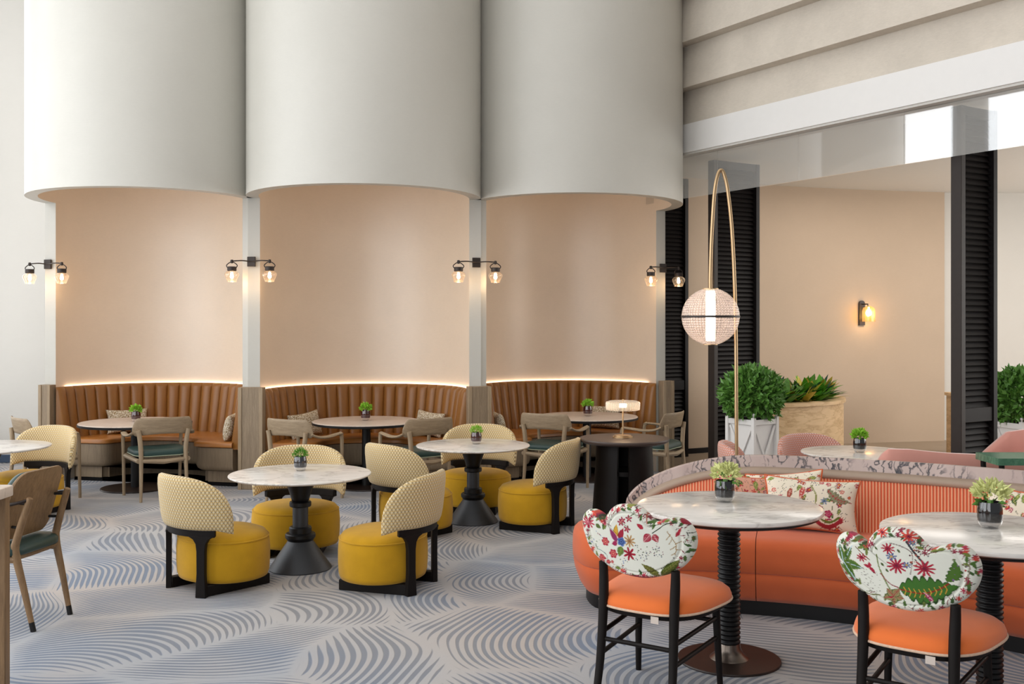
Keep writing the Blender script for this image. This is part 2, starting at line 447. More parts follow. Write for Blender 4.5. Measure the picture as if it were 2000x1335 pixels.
def copy_thing(src, label, loc, rz=0.0, group=None):
    def rec(o, par):
        c = o.copy(); COL.objects.link(c)
        if par is not None: c.parent = par
        for ch in o.children: rec(ch, c)
        return c
    r = rec(src, None); r.location = loc; r.rotation_euler = (0, 0, rz); r['label'] = label
    if group: r['group'] = group
    return r
def yaw(fx, fy): return math.atan2(-fx, fy)
def spline(P, n, closed=False):
    """Catmull-Rom through P, n samples per span"""
    P = [Vector(p) for p in P]; m = len(P); out = []
    for i in range(m if closed else m-1):
        if closed: a, b, c, d = P[(i-1) % m], P[i], P[(i+1) % m], P[(i+2) % m]
        else: a, b, c, d = P[max(i-1, 0)], P[i], P[i+1], P[min(i+2, m-1)]
        for k in range(n):
            t = k/n
            out.append(0.5*((2*b)+(c-a)*t+(2*a-5*b+4*c-d)*t*t+(3*b-a-3*c+d)*t**3))
    if not closed: out.append(P[-1].copy())
    return out
def rrect(w, d, r, n=6, cx=0, cy=0):
    pts = []
    for sx, sy, a0 in ((1, 1, 0), (-1, 1, PI/2), (-1, -1, PI), (1, -1, 1.5*PI)):
        for k in range(n+1):
            a = a0 + PI/2*k/n
            pts.append((cx+sx*(w/2-r)+r*math.cos(a), cy+sy*(d/2-r)+r*math.sin(a)))
    return pts
def sgnpow(x, p): return math.copysign(abs(x)**p, x)

# ================================================================== STRUCTURE
ZR, ZT = 2.912, 6.8
struct(MB().add([(-9, -4, 0), (9.5, -4, 0), (9.5, 17, 0), (-9, 17, 0)], [(0, 1, 2, 3)]).build('floor', 'carpet', smooth=False),
       'grey and blue carpet with swirling stroke pattern', 'floor')
struct(MB().prism([(1.45, 12.1), (2.15, 11.35), (3.75, 8.45), (6.2, 4.1), (9.5, 4.1), (9.5, 17), (1.45, 17)], -0.02, 0.004).build('floor_stone', 'stone_floor', smooth=False),
       'brown polished stone floor beyond the louvred screens', 'floor')
# bays: chord end points on the pillar line
PIL = [(-4.87, 10.83), (-2.596, 10.28), (-0.37, 10.43), (1.673, 11.58)]
RO, RI = 1.17, 1.05
BAYS = []
for i in range(3):
    a, b = Vector(PIL[i]), Vector(PIL[i+1]); c = (b-a).normalized(); mid = (a+b)/2
    BAYS.append((mid, c, math.atan2(c.y, c.x)))
def half_ring(a0, a1, z0, z1, ri, ro, n=64):
    mb = MB(); A = [a0+(a1-a0)*k/n for k in range(n+1)]
    def row(r, z): return [(r*math.cos(a), r*math.sin(a), z) for a in A]
    mb.v = row(ro, z0)+row(ro, z1)+row(ri, z0)+row(ri, z1); m = n+1
    F = []; MI = []
    for k in range(n):
        F.append((k, k+1, m+k+1, m+k)); MI.append(0)
        F.append((2*m+k+1, 2*m+k, 3*m+k, 3*m+k+1)); MI.append(1)
        F.append((k+1, k, 2*m+k, 2*m+k+1)); MI.append(0)
        F.append((m+k, m+k+1, 3*m+k+1, 3*m+k)); MI.append(0)
    for k in (0, n): F.append((k, m+k, 3*m+k, 2*m+k)); MI.append(0)
    mb.f = F; mb.mi = MI
    return mb
for i, nm in enumerate(('left', 'middle', 'right')):
    mid, c, rz = BAYS[i]
    al = math.radians(5.2); a0 = -al if i == 2 else 0.0; a1 = PI+al if i == 0 else PI
    w = half_ring(a0, a1, 0, ZT, RI, RO).build('wall_niche_'+nm, ['plaster_white', 'plaster_blush'], loc=(mid.x, mid.y, 0), rz=rz, angle=30)
    struct(w, f'curved blush plaster niche wall of the {nm} booth', 'wall')
    half_ring(a1-2*PI, a0, ZR, ZT, RI, RO).build('drum', ['plaster_white', 'plaster_blush'], w, angle=30)
    area_light('niche_fill', (mid.x, mid.y+0.1, 5.6), (0, 0, 0), 0.9, 0.9, 9, (1.0, 0.86, 0.72), math.radians(150))  # added warm fill that brightens the tube inside; no lamp is modelled
# left wall, side wall with windows, ceiling, outer walls
struct(MB().box((-6.8, 12.25, ZT/2), (4.6, 0.1, ZT)).build('wall_left', 'plaster_wall', smooth=False), 'plain white wall left of the booths', 'wall')
struct(MB().box((-6.7, 12.17, 0.05), (4.0, 0.04, 0.09)).build('baseboard_left', 'base_navy'), 'dark skirting along the left white wall', 'baseboard')
side = MB()
side.box((-6.65, 4.2, 0.2), (0.16, 16.2, 0.4)); side.box((-6.65, 4.2, 6.5), (0.16, 16.2, 0.6))
for y0, y1 in ((11.9, 12.3), (10.15, 11.0), (8.4, 8.85), (4.2, 4.5), (-3.9, -1.0)): side.box((-6.65, (y0+y1)/2, ZT/2), (0.16, y1-y0, ZT))
struct(side.build('wall_side', 'plaster_wall', smooth=False), 'white side wall with tall windows', 'wall')
for k, (y0, y1) in enumerate(((-1.0, 4.2), (4.5, 8.4), (8.85, 10.15), (11.0, 11.9))):
    fr = MB()
    for y in np.linspace(y0+0.03, y1-0.03, max(2, int((y1-y0)/1.3)+1)): fr.box((-6.6, float(y), 3.3), (0.08, 0.05, 5.8))
    for z in (0.43, 3.3, 6.17): fr.box((-6.6, (y0+y1)/2, z), (0.07, y1-y0, 0.05))
    struct(fr.build(f'window_{k+2}', 'paint_white', smooth=False), 'tall white framed window in the side wall', 'window')
struct(MB().box((0.2, 4.2, ZT+0.06), (13.8, 16.6, 0.1)).build('ceiling', 'ceiling_white', smooth=False), 'high white hall ceiling', 'ceiling')

# beam with hung glass on the line X = 3.55 - 0.615 (Y - 8.3)
DV = Vector((-0.5238, 0.8518)); NV = Vector((-0.8518, -0.5238)); G0 = Vector((3.55, 8.3))
BZ = math.atan2(DV.y, DV.x)
def along(poly, s0, s1):
    """poly of (delta towards the hall, z) swept along the beam line, s measured from G0"""
    L = []
    for s in (s0, s1):
        L.append([(G0.x+DV.x*s+NV.x*d, G0.y+DV.y*s+NV.y*d, z) for d, z in poly])
    return MB().levels(L)
S0, S1 = 3.9, -6.2
beam = along([(0.13, 3.46), (0.13, 3.76), (-0.25, 3.76), (-0.25, 3.50), (-0.02, 3.50), (-0.02, 3.46)], S0, S1).build('trim_1', 'paint_white', smooth=False)
struct(beam, 'white fascia beam above the hung glass', 'beam')
along([(0.11, 3.44), (0.11, 3.465), (0.015, 3.465), (0.015, 3.44)], S0, S1).build('soffit_lip', 'plaster_wall', beam, smooth=False)
up = along([(-0.3, 3.7), (-0.25, 3.7), (-0.25, ZT), (-0.3, ZT)], S0, S1).build('wall_upper', 'plaster_board', smooth=False)
struct(up, 'stepped beige plaster wall above the fascia', 'wall')
zs = [3.70, 4.136, 4.58, 5.05, 5.52, 5.99, 6.46]
for k in range(6):
    d0 = 0.07+0.10*k
    z0, z1 = zs[k], zs[k+1]+0.05
    b = along([(d0, z0), (d0-0.05, z1), (-0.24, z1), (-0.24, z0)], S0, S1).build('board', 'plaster_board', up, smooth=False)
gl = bpy.data.objects.new('window_1', None); COL.objects.link(gl); struct(gl, 'frameless glass barrier hung below the white beam', 'glass')
cuts = [(Y-8.3)/0.8518 for Y in (11.6, 10.61, 9.67, 8.67, 7.35, 6.2, 5.0)]
for a, b in zip(cuts, cuts[1:]):
    along([(0.006, 3.0), (0.006, 3.455), (-0.006, 3.455), (-0.006, 3.0)], a-0.003, b+0.003).build('pane', 'barrier_glass', gl, smooth=False)
# lobby beyond the beam
struct(MB().prism([(1.40, 12.0), (3.65, 8.3), (6.29, 4.0), (9.5, 4.0), (9.5, 16.5), (1.0, 16.5)], 3.5, 3.56).build('ceiling_lobby', 'ceiling_white', smooth=False),
       'flat white lobby ceiling behind the glass', 'ceiling')
wl = spline([(0.6, 12.75, 0), (1.4, 12.75, 0), (2.28, 13.0, 0), (3.3, 13.6, 0), (4.7, 14.1, 0), (6.09, 14.42, 0)], 12)
loops = [[(p.x, p.y, 0) for p in wl]+[(p.x-0.05, p.y+0.15, 0) for p in reversed(wl)], [(p.x, p.y, 3.52) for p in wl]+[(p.x-0.05, p.y+0.15, 3.52) for p in reversed(wl)]]
wb = struct(MB().levels(loops).build('wall_lobby', 'plaster_beige', angle=30), 'curved beige lobby wall behind the planters', 'wall')
bl = [[(p.x+0.006, p.y-0.012, z) for p in wl[:32]]+[(p.x, p.y, z) for p in reversed(wl[:32])] for z in (0.0, 0.07)]
struct(MB().levels(bl).build('baseboard_lobby', 'louvre_wood', angle=30), 'dark skirting of the curved lobby wall', 'baseboard')
struct(MB().box((7.9, 14.6, 1.76), (3.6, 0.2, 3.52)).build('wall_right', 'plaster_wall', smooth=False), 'pale grey wall at the far right of the lobby', 'wall')
struct(MB().box((9.45, 10, 1.76), (0.1, 13, 3.52)).build('wall_far_right', 'plaster_wall', smooth=False), 'white lobby side wall', 'wall')

# louvred screens
SD = Vector((0.8518, 0.5238)); SZ = math.atan2(SD.y, SD.x)
def screen(A, L, label, T=0.1, Htot=3.44):
    """A = front left corner on the floor; panel runs along SD, thickness goes back along DV"""
    t = thing('louvre_screen', label, 'screen', (A[0], A[1], 0.004), SZ, 'dark louvred screens')
    st = 0.055
    for x in (st/2, L-st/2):
        MB().box((x, T/2, Htot/2), (st, T, Htot)).build('stile', 'louvre_edge' if x < L/2 else 'louvre_wood', t, 0.003, 1)
    for z0, z1 in ((0, 0.12), (0.83, 0.95), (Htot-0.08, Htot)):
        MB().box((L/2, T/2, (z0+z1)/2), (L-2*st, T*0.8, z1-z0)).build('rail', 'louvre_wood', t, 0.003, 1)
    sl = MB().box((0, 0, 0), (L-2*st-0.004, 0.066, 0.009), mat=Matrix.Rotation(math.radians(57), 3, 'X')).mesh('slat', smooth=False)
    sl.materials.append(M['louvre_wood'])
    for za, zb in ((0.12, 0.83), (0.95, Htot-0.08)):
        n = int((zb-za)/0.05)
        for k in range(n):
            link('slat', sl, t, (L/2, T/2, za+(k+0.5)*(zb-za)/n))
    return t
screen((1.661, 12.37), 0.62, 'dark louvred screen panel half hidden behind the right booth pillar')
screen((2.212, 11.2), 0.688, 'wide dark louvred screen panel behind the globe floor lamp')
screen((3.683, 8.39), 0.491, 'tall dark louvred screen panel at the right, partly behind the hung glass')

# ================================================================== BOOTHS
NCH = 24
def channel_mesh():
    w = 1.02*math.radians(179)/NCH; n = 9; loops = []
    zz = [(0.38, 0.3), (0.40, 0.9), (0.44, 1), (0.9, 1), (0.945, 0.97), (0.973, 0.75), (0.985, 0.35), (0.988, 0.0)]
    for z, k in zz:
        rec = 0.925 + 0.09*(z-0.40)/0.6
        L = []
        for i in range(n):
            s = -1+2*i/(n-1)
            bul = 0.030*k*(1-abs(s)**2.6)
            ph = s*w/2/1.02
            r = rec - bul + (0.02*(1-k))
            L.append((r*math.sin(ph), r*math.cos(ph), z))
        rb = 1.028
        for i in reversed((0, n//2, n-1)):
            ph = (-1+2*i/(n-1))*w/2/1.02
            L.append((rb*math.sin(ph), rb*math.cos(ph), z))
        loops.append(L)
    me = MB().levels(loops).mesh('channel', angle=50); me.materials.append(M['leather_tan']); return me
CH = channel_mesh()
def seat_poly(off):
    """booth seat plan, local x along the chord, y into the niche; off shrinks it from the table side"""
    P = [(0.94*math.cos(a), 0.94*math.sin(a)) for a in np.linspace(0, PI, 49)]
    P[0] = (0.94, -0.02+off); P[-1] = (-0.94, -0.02+off)
    a_, b_ = 0.47+off, 0.40+off
    inner = []
    for a in np.linspace(PI-0.20, 0.20, 41):
        x = sgnpow(math.cos(a), 0.75)*a_; y = sgnpow(math.sin(a), 0.85)*b_
        inner.append((x, y))
    # rounded front corners of the two seat ends
    y0 = -0.02+off
    left = [(-0.62, y0), (-a_-0.06, y0+0.015), (-a_-0.012, y0+0.055)]
    right = [(a_+0.012, y0+0.055), (a_+0.06, y0+0.015), (0.62, y0)]
    return P + left + inner + right
def booth(i, nm):
    mid, c, rz = BAYS[i]
    t = thing('banquette', f'channelled tan leather booth bench in the {nm} niche', 'bench', (mid.x, mid.y, 0), rz, 'leather booth benches')
    for k in range(NCH):
        ph = math.radians(-89.5+179*(k+0.5)/NCH)
        link('channel', CH, t, (0, 0, 0), ph)
    if i != 1: link('channel', CH, t, (0, 0, 0), math.radians(89.5+3.73)*(1 if i == 0 else -1))
    P0, P1, P2 = seat_poly(0.03), seat_poly(0.0), seat_poly(0.025)
    MB().levels([[(x, y, z) for x, y in P] for P, z in ((P0, 0.392), (P1, 0.402), (P1, 0.435), (seat_poly(0.008), 0.447), (P2, 0.452))]).build('seat_cushion', 'leather_seat', t, angle=60)
    A, B = seat_poly(0.02), seat_poly(0.05)
    MB().levels([[(x, y, z) for x, y in P] for P, z in ((seat_poly(0.09), 0.150), (B, 0.158), (seat_poly(0.028), 0.18), (A, 0.21), (A, 0.392))]).build('base_panel', 'oak_panel', t, angle=60)
    C = seat_poly(0.10); D = seat_poly(0.11)
    MB().prism(C, 0.035, 0.155).build('plinth', 'oak_panel', t)
    MB().prism(D, 0.0, 0.035).build('kick_board', 'louvre_wood', t)
    half_ring(math.radians(1), math.radians(179), 0.90, 0.948, 1.030, 1.045, 48).build('cove_shelf', ['oak_panel', 'oak_panel'], t)
    half_ring(math.radians(3), math.radians(177), 0.949, 0.983, 1.034, 1.042, 48).build('light_strip', ['strip_glow', 'strip_glow'], t)
    return t
for i, nm in enumerate(('left', 'middle', 'right')): booth(i, nm)
def divider(i, label, w, xoff):
    p = [Vector((-4.83, 10.72)), Vector(PIL[1]), Vector(PIL[2]), Vector((1.672, 11.455))][i]; rz = [BAYS[0][2], (BAYS[0][2]+BAYS[1][2])/2, (BAYS[1][2]+BAYS[2][2])/2, BAYS[2][2]][i]
    t = thing('booth_divider', label, 'divider', (p.x, p.y, 0), rz, 'oak booth dividers')
    MB().box((xoff, -0.045, 0.508), (w, 0.09, 1.016)).build('panel', 'oak_panel', t, 0.004, 1)
    for sx in (-1, 1): MB().box((xoff+sx*(w/2-0.018), -0.094, 0.508), (0.036, 0.010, 1.016)).build('edge_strip', 'oak_leg', t, 0.002, 1)
divider(0, 'oak divider panel at the left end of the booths', 0.14, -0.005)
divider(1, 'oak divider panel between the left and middle booths', 0.25, 0.0)
divider(2, 'oak divider panel between the middle and right booths', 0.24, 0.02)
divider(3, 'oak divider panel at the right end of the booths', 0.15, 0.03)

def pillow_mesh(w, h, d, nm, mat, paint=None, n=(34, 24)):
    """soft square cushion standing in the local xz plane, bottom at z = 0, thickness along y"""
    mb = MB(); nu, nv = n
    for sd in (-1, 1):
        def fn(u, v, sd=sd):
            a, b = 2*u-1, 2*v-1
            ea = (1-abs(a)**2.6); eb = (1-abs(b)**2.6)
            th = d/2*max(0, ea*eb)**0.45
            pin = 1-0.10*(1-abs(b)**2)*abs(a)**3; pin2 = 1-0.12*(1-abs(a)**2)*abs(b)**3
            return (a*w/2*pin, sd*th, h/2+b*h/2*pin2)
        mb.grid(fn, nu, nv)
    me = mb.mesh(nm, angle=80); me.materials.append(M[mat]); return me
def merge(me, dist=1e-4):
    bm = bmesh.new(); bm.from_mesh(me); bmesh.ops.remove_doubles(bm, verts=bm.verts, dist=dist)
    bmesh.ops.recalc_face_normals(bm, faces=bm.faces); bm.to_mesh(me); bm.free(); return me
PIL_S = merge(pillow_mesh(0.45, 0.27, 0.13, 'speckled_cushion', 'fabric_speckle'))
def booth_cushion(i, phi, label, tilt=0.25, roll=0.0, r=0.80):
    mid, c, rz = BAYS[i]; n = Vector((-c.y, c.x)); ph = math.radians(phi)
    p = mid + n*(r*math.cos(ph)) + c*(r*math.sin(ph))
    o = link('speckled_cushion', PIL_S, None, (p.x, p.y, 0.455))
    o.rotation_euler = (-tilt, roll, rz-ph)
    tag(o, label, 'cushion', 'speckled booth cushions')
booth_cushion(0, -49, 'speckled beige cushion behind the table of the left booth')
booth_cushion(0, 72, 'speckled beige cushion at the right end of the left booth', 0.2)
booth_cushion(1, -53, 'speckled beige cushion at the left side of the middle booth', 0.22, -0.08)
booth_cushion(1, 50, 'speckled beige cushion at the right side of the middle booth', 0.22, 0.05)
booth_cushion(2, -74, 'speckled beige cushion at the left end of the right booth', 0.2)
booth_cushion(2, 57, 'speckled beige cushion behind the table of the right booth', 0.25)

# ------------------------------------------------------------------ booth tables
def booth_table(label, x, y):
    t = thing('booth_table', label, 'table', (x, y, 0), 0, 'round booth tables')
    MB().lathe([(0.0001, 0.646), (0.530, 0.646), (0.540, 0.652), (0.540, 0.664), (0.534, 0.668), (0.0001, 0.668)], 72).build('tabletop', 'stone_pale', t, angle=30)
    MB().lathe([(0.30, 0.630), (0.52, 0.633), (0.545, 0.638), (0.546, 0.658), (0.541, 0.659), (0.541, 0.645), (0.3, 0.645)], 72, cap=True).build('rim', 'black_metal', t, angle=30)
    MB().lathe([(0.044, 0.012), (0.044, 0.625)], 28).build('column', 'black_metal', t)
    MB().lathe([(0.0001, 0), (0.33, 0.0), (0.335, 0.006), (0.33, 0.014), (0.06, 0.018), (0.0001, 0.018)], 56).build('base_disc', 'bronze_base', t, angle=30)
    return t
T1 = booth_table('round stone topped table in the left booth', -3.78, 10.28)
T2 = copy_thing(T1, 'round stone topped table in the middle booth', (-1.48, 10.40, 0))
T3 = copy_thing(T1, 'round stone topped table in the right booth', (0.80, 10.93, 0))

# ------------------------------------------------------------------ oak armchairs
def armchair(label, x, y, rz):
    t = thing('oak_armchair', label, 'armchair', (x, y, 0), rz, 'oak armchairs at the booths')
    # bent back plate: u across, loop around the section
    def back_loop(u):
        s = 2*u-1; a = s*0.98
        px = 0.268*math.sin(a*1.12)/math.sin(0.98*1.12); py = -0.235+0.115*(1-math.cos(a*1.12))
        nx, ny = math.sin(a*1.12)*0.9, -math.cos(a*0.9)
        e = abs(s)
        top = 0.775-0.085*max(0, (e-0.78)/0.22)**2.2
        bot = 0.598+0.022*math.cos(s*PI/2) + 0.03*max(0, (e-0.8)/0.2)**2
        th = 0.0105
        L = []
        for k in range(12):
            g = 2*PI*k/12
            zc = (top+bot)/2 + sgnpow(math.sin(g), 0.5)*(top-bot)/2
            o = th*sgnpow(math.cos(g), 0.7)
            lean = -(zc-0.6)*0.22
            L.append((px+nx*o, py+ny*o+lean, zc))
        return L
    MB().levels([back_loop(i/40) for i in range(41)]).build('backrest', 'oak_chair', t, angle=60)
    for sx in (-1, 1):
        MB().tube(spline([(sx*0.215, -0.275, 0.0), (sx*0.207, -0.25, 0.2), (sx*0.203, -0.232, 0.42), (sx*0.212, -0.233, 0.56), (sx*0.228, -0.236, 0.66)], 6),
                  [0.0135+0.0085*min(1, i/14) for i in range(25)], 12).build('leg', 'oak_leg', t, angle=60)
        MB().tube(spline([(sx*0.262, 0.235, 0.0), (sx*0.266, 0.228, 0.3), (sx*0.272, 0.222, 0.54), (sx*0.273, 0.212, 0.600), (sx*0.274, 0.19, 0.618)], 6),
                  [0.0145+0.004*min(1, i/18) for i in range(25)], 12).build('leg', 'oak_leg', t, angle=60)
        P = spline([(sx*0.262, -0.20, 0.640), (sx*0.285, -0.13, 0.612), (sx*0.295, -0.02, 0.604), (sx*0.288, 0.11, 0.614), (sx*0.274, 0.2, 0.618), (sx*0.272, 0.222, 0.606)], 7)
        R = [0.024+0.008*math.sin(PI*min(1, i/(len(P)-1)))-0.006*(i/(len(P)-1)) for i in range(len(P))]
        MB().tube(P, R, 12, flat=0.45).build('arm', 'oak_chair', t, angle=60)
        MB().tube([(sx*0.255, 0.22, 0.385), (sx*0.225, -0.235, 0.375)], 0.022, 8, flat=1.0).build('side_rail', 'oak_chair', t)
    MB().tube([(-0.255, 0.215, 0.39), (0, 0.225, 0.385), (0.255, 0.215, 0.39)], 0.02, 8).build('front_rail', 'oak_chair', t)
    MB().tube([(-0.2, -0.235, 0.375), (0, -0.25, 0.362), (0.2, -0.235, 0.375)], [0.018, 0.024, 0.018], 8).build('back_rail', 'oak_chair', t)
    def pad(inset, z): return [(x*(1-inset*0.9), y*(1-inset), z + 0.012*(abs(x)/0.25)**2) for x, y in rrect(0.50, 0.47, 0.11, 7)]
    pd = MB().levels([pad(0.03, 0.405), pad(0.0, 0.412), pad(0.0, 0.445), pad(0.05, 0.462), pad(0.25, 0.470), pad(0.7, 0.470)]).build('seat_pad', 'leather_green', t, angle=60)
    MB().tube([p for p in pad(-0.006, 0.411)]+[pad(-0.006, 0.411)[0]], 0.0045, 6).build('piping', 'piping_green', pd)
    return t
E = armchair('oak armchair with its back to the viewer at the left booth table', -3.39, 9.80, yaw(-0.53, 0.85))
copy_thing(E, 'oak armchair seen from the side at the left wall beside the left booth', (-4.45, 9.76, 0), yaw(0.75, 0.66))
copy_thing(E, 'oak armchair at the left of the middle booth table', (-1.955, 9.63, 0), yaw(0.5, 0.87))
copy_thing(E, 'oak armchair at the right of the middle booth table', (-0.90, 9.70, 0), yaw(-0.6, 0.8))
copy_thing(E, 'oak armchair at the left of the right booth table', (0.42, 10.22, 0), yaw(0.45, 0.89))
copy_thing(E, 'oak armchair behind the dark side table, facing the right booth', (1.42, 10.30, 0), yaw(-0.85, 0.52))

# ================================================================== LOUNGE SETS
def backrest_loops(a, b, amax, zb, ztop, th, nu=44, nl=16, drop=0.05, lean=0.10, zref=0.40, yo=0.045):
    """wrapped upholstered back: loops around the section, swept across the arc, local +y is forward"""
    loops = []
    for i in range(nu+1):
        s = -1+2*i/nu; s2 = math.copysign(1-(1-abs(s))**1.35, s)
        ph = s2*amax; e = abs(s2)
        px, py = a*math.sin(ph), -b*math.cos(ph)+yo
        nx, ny = math.sin(ph)/a, -math.cos(ph)/b; q = math.hypot(nx, ny); nx /= q; ny /= q
        up = (1-e**2.9)**0.5 if e < 1 else 0
        top = zb+0.075+(ztop-zb-0.075)*up
        bot = zb - drop*max(0, (e-0.72)/0.28)**1.5
        k = (1-e**9)**0.5 if e < 1 else 0.0
        k = max(k, 0.12)
        zm = (top+bot)/2; hh = (top-bot)/2*(0.55+0.45*k); t2 = th/2*k
        L = []
        for g in range(nl):
            an = 2*PI*g/nl
            z = zm + hh*sgnpow(math.sin(an), 0.62); o = t2*sgnpow(math.cos(an), 0.62)
            o += lean*(z-zref)
            L.append((px+nx*o, py+ny*o, z))
        loops.append(L)
    return loops
def lounge_chair(label, x, y, rz, seat_mat, back_mat, wood_mat, group):
    t = thing('lounge_chair', label, 'chair', (x, y, 0), rz, group)
    A, B = 0.315, 0.275
    def ov(k, z): return [(A*k*math.cos(2*PI*i/56), 0.02+B*k*math.sin(2*PI*i/56), z) for i in range(56)]
    st = MB().levels([ov(0.90, 0.066), ov(0.955, 0.072), ov(0.985, 0.10), ov(1.0, 0.17), ov(1.0, 0.24), ov(0.985, 0.295), ov(0.965, 0.312)]).build('seat_drum', seat_mat, t, angle=60)
    MB().levels([ov(0.962, 0.311), ov(0.955, 0.322), ov(0.90, 0.342), ov(0.75, 0.357), ov(0.5, 0.367), ov(0.25, 0.372), ov(0.02, 0.373)]).build('seat_cushion', seat_mat, t, angle=60)
    MB().tube(ov(0.968, 0.313)+[ov(0.968, 0.313)[0]], 0.006, 6).build('piping', seat_mat, st)
    lp = backrest_loops(0.372, 0.36, math.radians(63), 0.405, 0.735, 0.062)
    def uvb(px, py, z): return (math.atan2(px, -(py-0.045))*0.366, z)
    MB().levels(lp).build('backrest', back_mat, t, angle=60, uvfn=uvb)
    # wooden band under the back
    band = []
    for i in range(31):
        ph = math.radians(-46+92*i/30); px, py = 0.356*math.sin(ph), -0.344*math.cos(ph)+0.045
        nx, ny = math.sin(ph), -math.cos(ph); h = 0.024
        band.append([(px+nx*o, py+ny*o, 0.388+dz) for o, dz in ((0.017, -h), (0.017, h), (-0.017, h), (-0.017, -h))])
    MB().levels(band).build('back_rail', wood_mat, t, 0.004, 1)
    for sx in (-1, 1):
        ph = math.radians(32)*sx; cx, cy = 0.358*math.sin(ph), -0.346*math.cos(ph)+0.045
        prof = [(-0.085, 0.372), (-0.075, 0.366), (-0.05, 0.352), (-0.033, 0.325), (-0.027, 0.28), (-0.026, 0.15), (-0.034, 0.0),
                (0.034, 0.0), (0.026, 0.15), (0.027, 0.28), (0.033, 0.325), (0.05, 0.352), (0.075, 0.366), (0.085, 0.372)]
        L = []
        for o in (-0.016, 0.018):
            L.append([(cx+u*math.cos(ph)+math.sin(ph)*o, cy+u*math.sin(ph)-math.cos(ph)*o, z) for u, z in prof])
        MB().levels(L).build('leg', wood_mat, t, 0.003, 1)
        MB().box((cx*0.94, -0.01, 0.033), (0.05, 0.48, 0.066)).build('runner', wood_mat, t, 0.004, 1)
    return t
LG = 'mustard lounge chairs'
L1 = lounge_chair('mustard lounge chair left of the front pedestal table', -1.845, 6.485, yaw(0.67, 0.74), 'velvet_mustard', 'weave_mustard', 'dark_wood', LG)
copy_thing(L1, 'mustard lounge chair right of the front pedestal table', (-0.795, 6.475, 0), yaw(-0.95, 0.30))
copy_thing(L1, 'mustard lounge chair behind the front pedestal table, facing the viewer', (-1.565, 7.43, 0), yaw(0.05, -1))
copy_thing(L1, 'mustard lounge chair left of the rear pedestal table', (-0.775, 8.08, 0), yaw(0.70, 0.71))
copy_thing(L1, 'mustard lounge chair right of the rear pedestal table', (0.186, 8.32, 0), yaw(-0.92, 0.39))
copy_thing(L1, 'mustard lounge chair behind the rear pedestal table, facing the viewer', (-0.317, 9.07, 0), yaw(-0.12, -1))
copy_thing(L1, 'mustard lounge chair by the left edge, half behind a marble table', (-4.22, 8.95, 0), yaw(-0.34, -0.94))
PG = 'pink woven lounge chairs'
K1 = lounge_chair('pink woven lounge chair behind the lamp pole', 1.97, 7.93, yaw(0.98, -0.2), 'velvet_pink', 'weave_pink', 'dark_wood', PG)
copy_thing(K1, 'pink woven lounge chair in front of the travertine planter', (2.54, 8.26, 0), yaw(0.40, -0.92))

def pedestal_table(label, x, y, r=0.475, group='marble pedestal tables'):
    t = thing('pedestal_table', label, 'table', (x, y, 0), 0, group)
    MB().lathe([(0.0001, 0.622), (r-0.02, 0.622), (r-0.003, 0.630), (r, 0.636), (r-0.003, 0.6405), (r-0.012, 0.642), (0.0001, 0.642)], 80).build('tabletop', 'marble_white', t, angle=35)
    MB().lathe([(0.0001, 0.600), (0.12, 0.600), (r-0.10, 0.612), (r-0.03, 0.6215), (0.0001, 0.6215)], 64).build('underplate', 'black_metal', t, angle=30)
    MB().lathe([(0.0001, 0), (0.208, 0), (0.210, 0.006), (0.083, 0.190), (0.0001, 0.192)], 48).build('base_cone', 'grey_metal', t, angle=30)
    MB().lathe([(0.06, 0.188), (0.085, 0.190), (0.092, 0.200), (0.101, 0.212), (0.101, 0.232), (0.094, 0.240), (0.075, 0.243), (0.075, 0.276), (0.069, 0.284), (0.05, 0.284)], 48).build('collar', 'black_metal', t, angle=35)
    MB().lathe([(0.052, 0.282), (0.052, 0.42)], 36).build('column', 'grey_metal', t)
    MB().lathe([(0.045, 0.418), (0.068, 0.418), (0.073, 0.424), (0.073, 0.447), (0.068, 0.453), (0.05, 0.453)], 48).build('collar', 'black_metal', t, angle=35)
    MB().lathe([(0.05, 0.452), (0.058, 0.460), (0.066, 0.49), (0.092, 0.575), (0.098, 0.603), (0.05, 0.603)], 48).build('flare', 'black_metal', t, angle=35)
    return t
PT = pedestal_table('round marble table on black cone pedestal, nearest of the mustard sets', -1.43, 6.92)
copy_thing(PT, 'round marble table on black cone pedestal amid the rear mustard chairs', (-0.325, 8.55, 0))
copy_thing(PT, 'round marble table cut by the left edge of the view', (-4.31, 8.44, 0))
o = copy_thing(PT, 'round pale table behind the curved sofa, among pink chairs', (2.58, 7.60, 0)); o.scale = (0.89, 0.89, 1.09)

# ------------------------------------------------------------------ vases with greenery
def leafy(n, r, h, lw, ll, seed, up=0.4, flat=1.0, cmin=-0.25, jit=0.6):
    """mound of small bent leaves, centre at the origin"""
    rnd = random.Random(seed); mb = MB()
    for i in range(n):
        a = rnd.uniform(0, 2*PI); c = rnd.uniform(cmin, 1)
        s = math.sqrt(max(0, 1-c*c)); k = rnd.uniform(0.55, 1.0)
        p = Vector((r*k*s*math.cos(a), r*k*s*math.sin(a), h*k*c))
        d = Vector((s*math.cos(a)+rnd.uniform(-jit, jit), s*math.sin(a)+rnd.uniform(-jit, jit), c*flat+up+rnd.uniform(-jit, jit))).normalized()
        side = d.cross(Vector((rnd.uniform(-1, 1), rnd.uniform(-1, 1), rnd.uniform(-1, 1)))).normalized()
        nrm = side.cross(d); L = ll*rnd.uniform(0.7, 1.25); w = lw*rnd.uniform(0.7, 1.2)
        mb.add([p, p+d*L*0.45+side*w+nrm*w*0.35, p+d*L*0.5-nrm*w*0.1, p+d*L*0.45-side*w+nrm*w*0.35, p+d*L-nrm*w*0.3],
               [(0, 1, 2), (0, 2, 3), (1, 4, 2), (2, 4, 3)])
    return mb
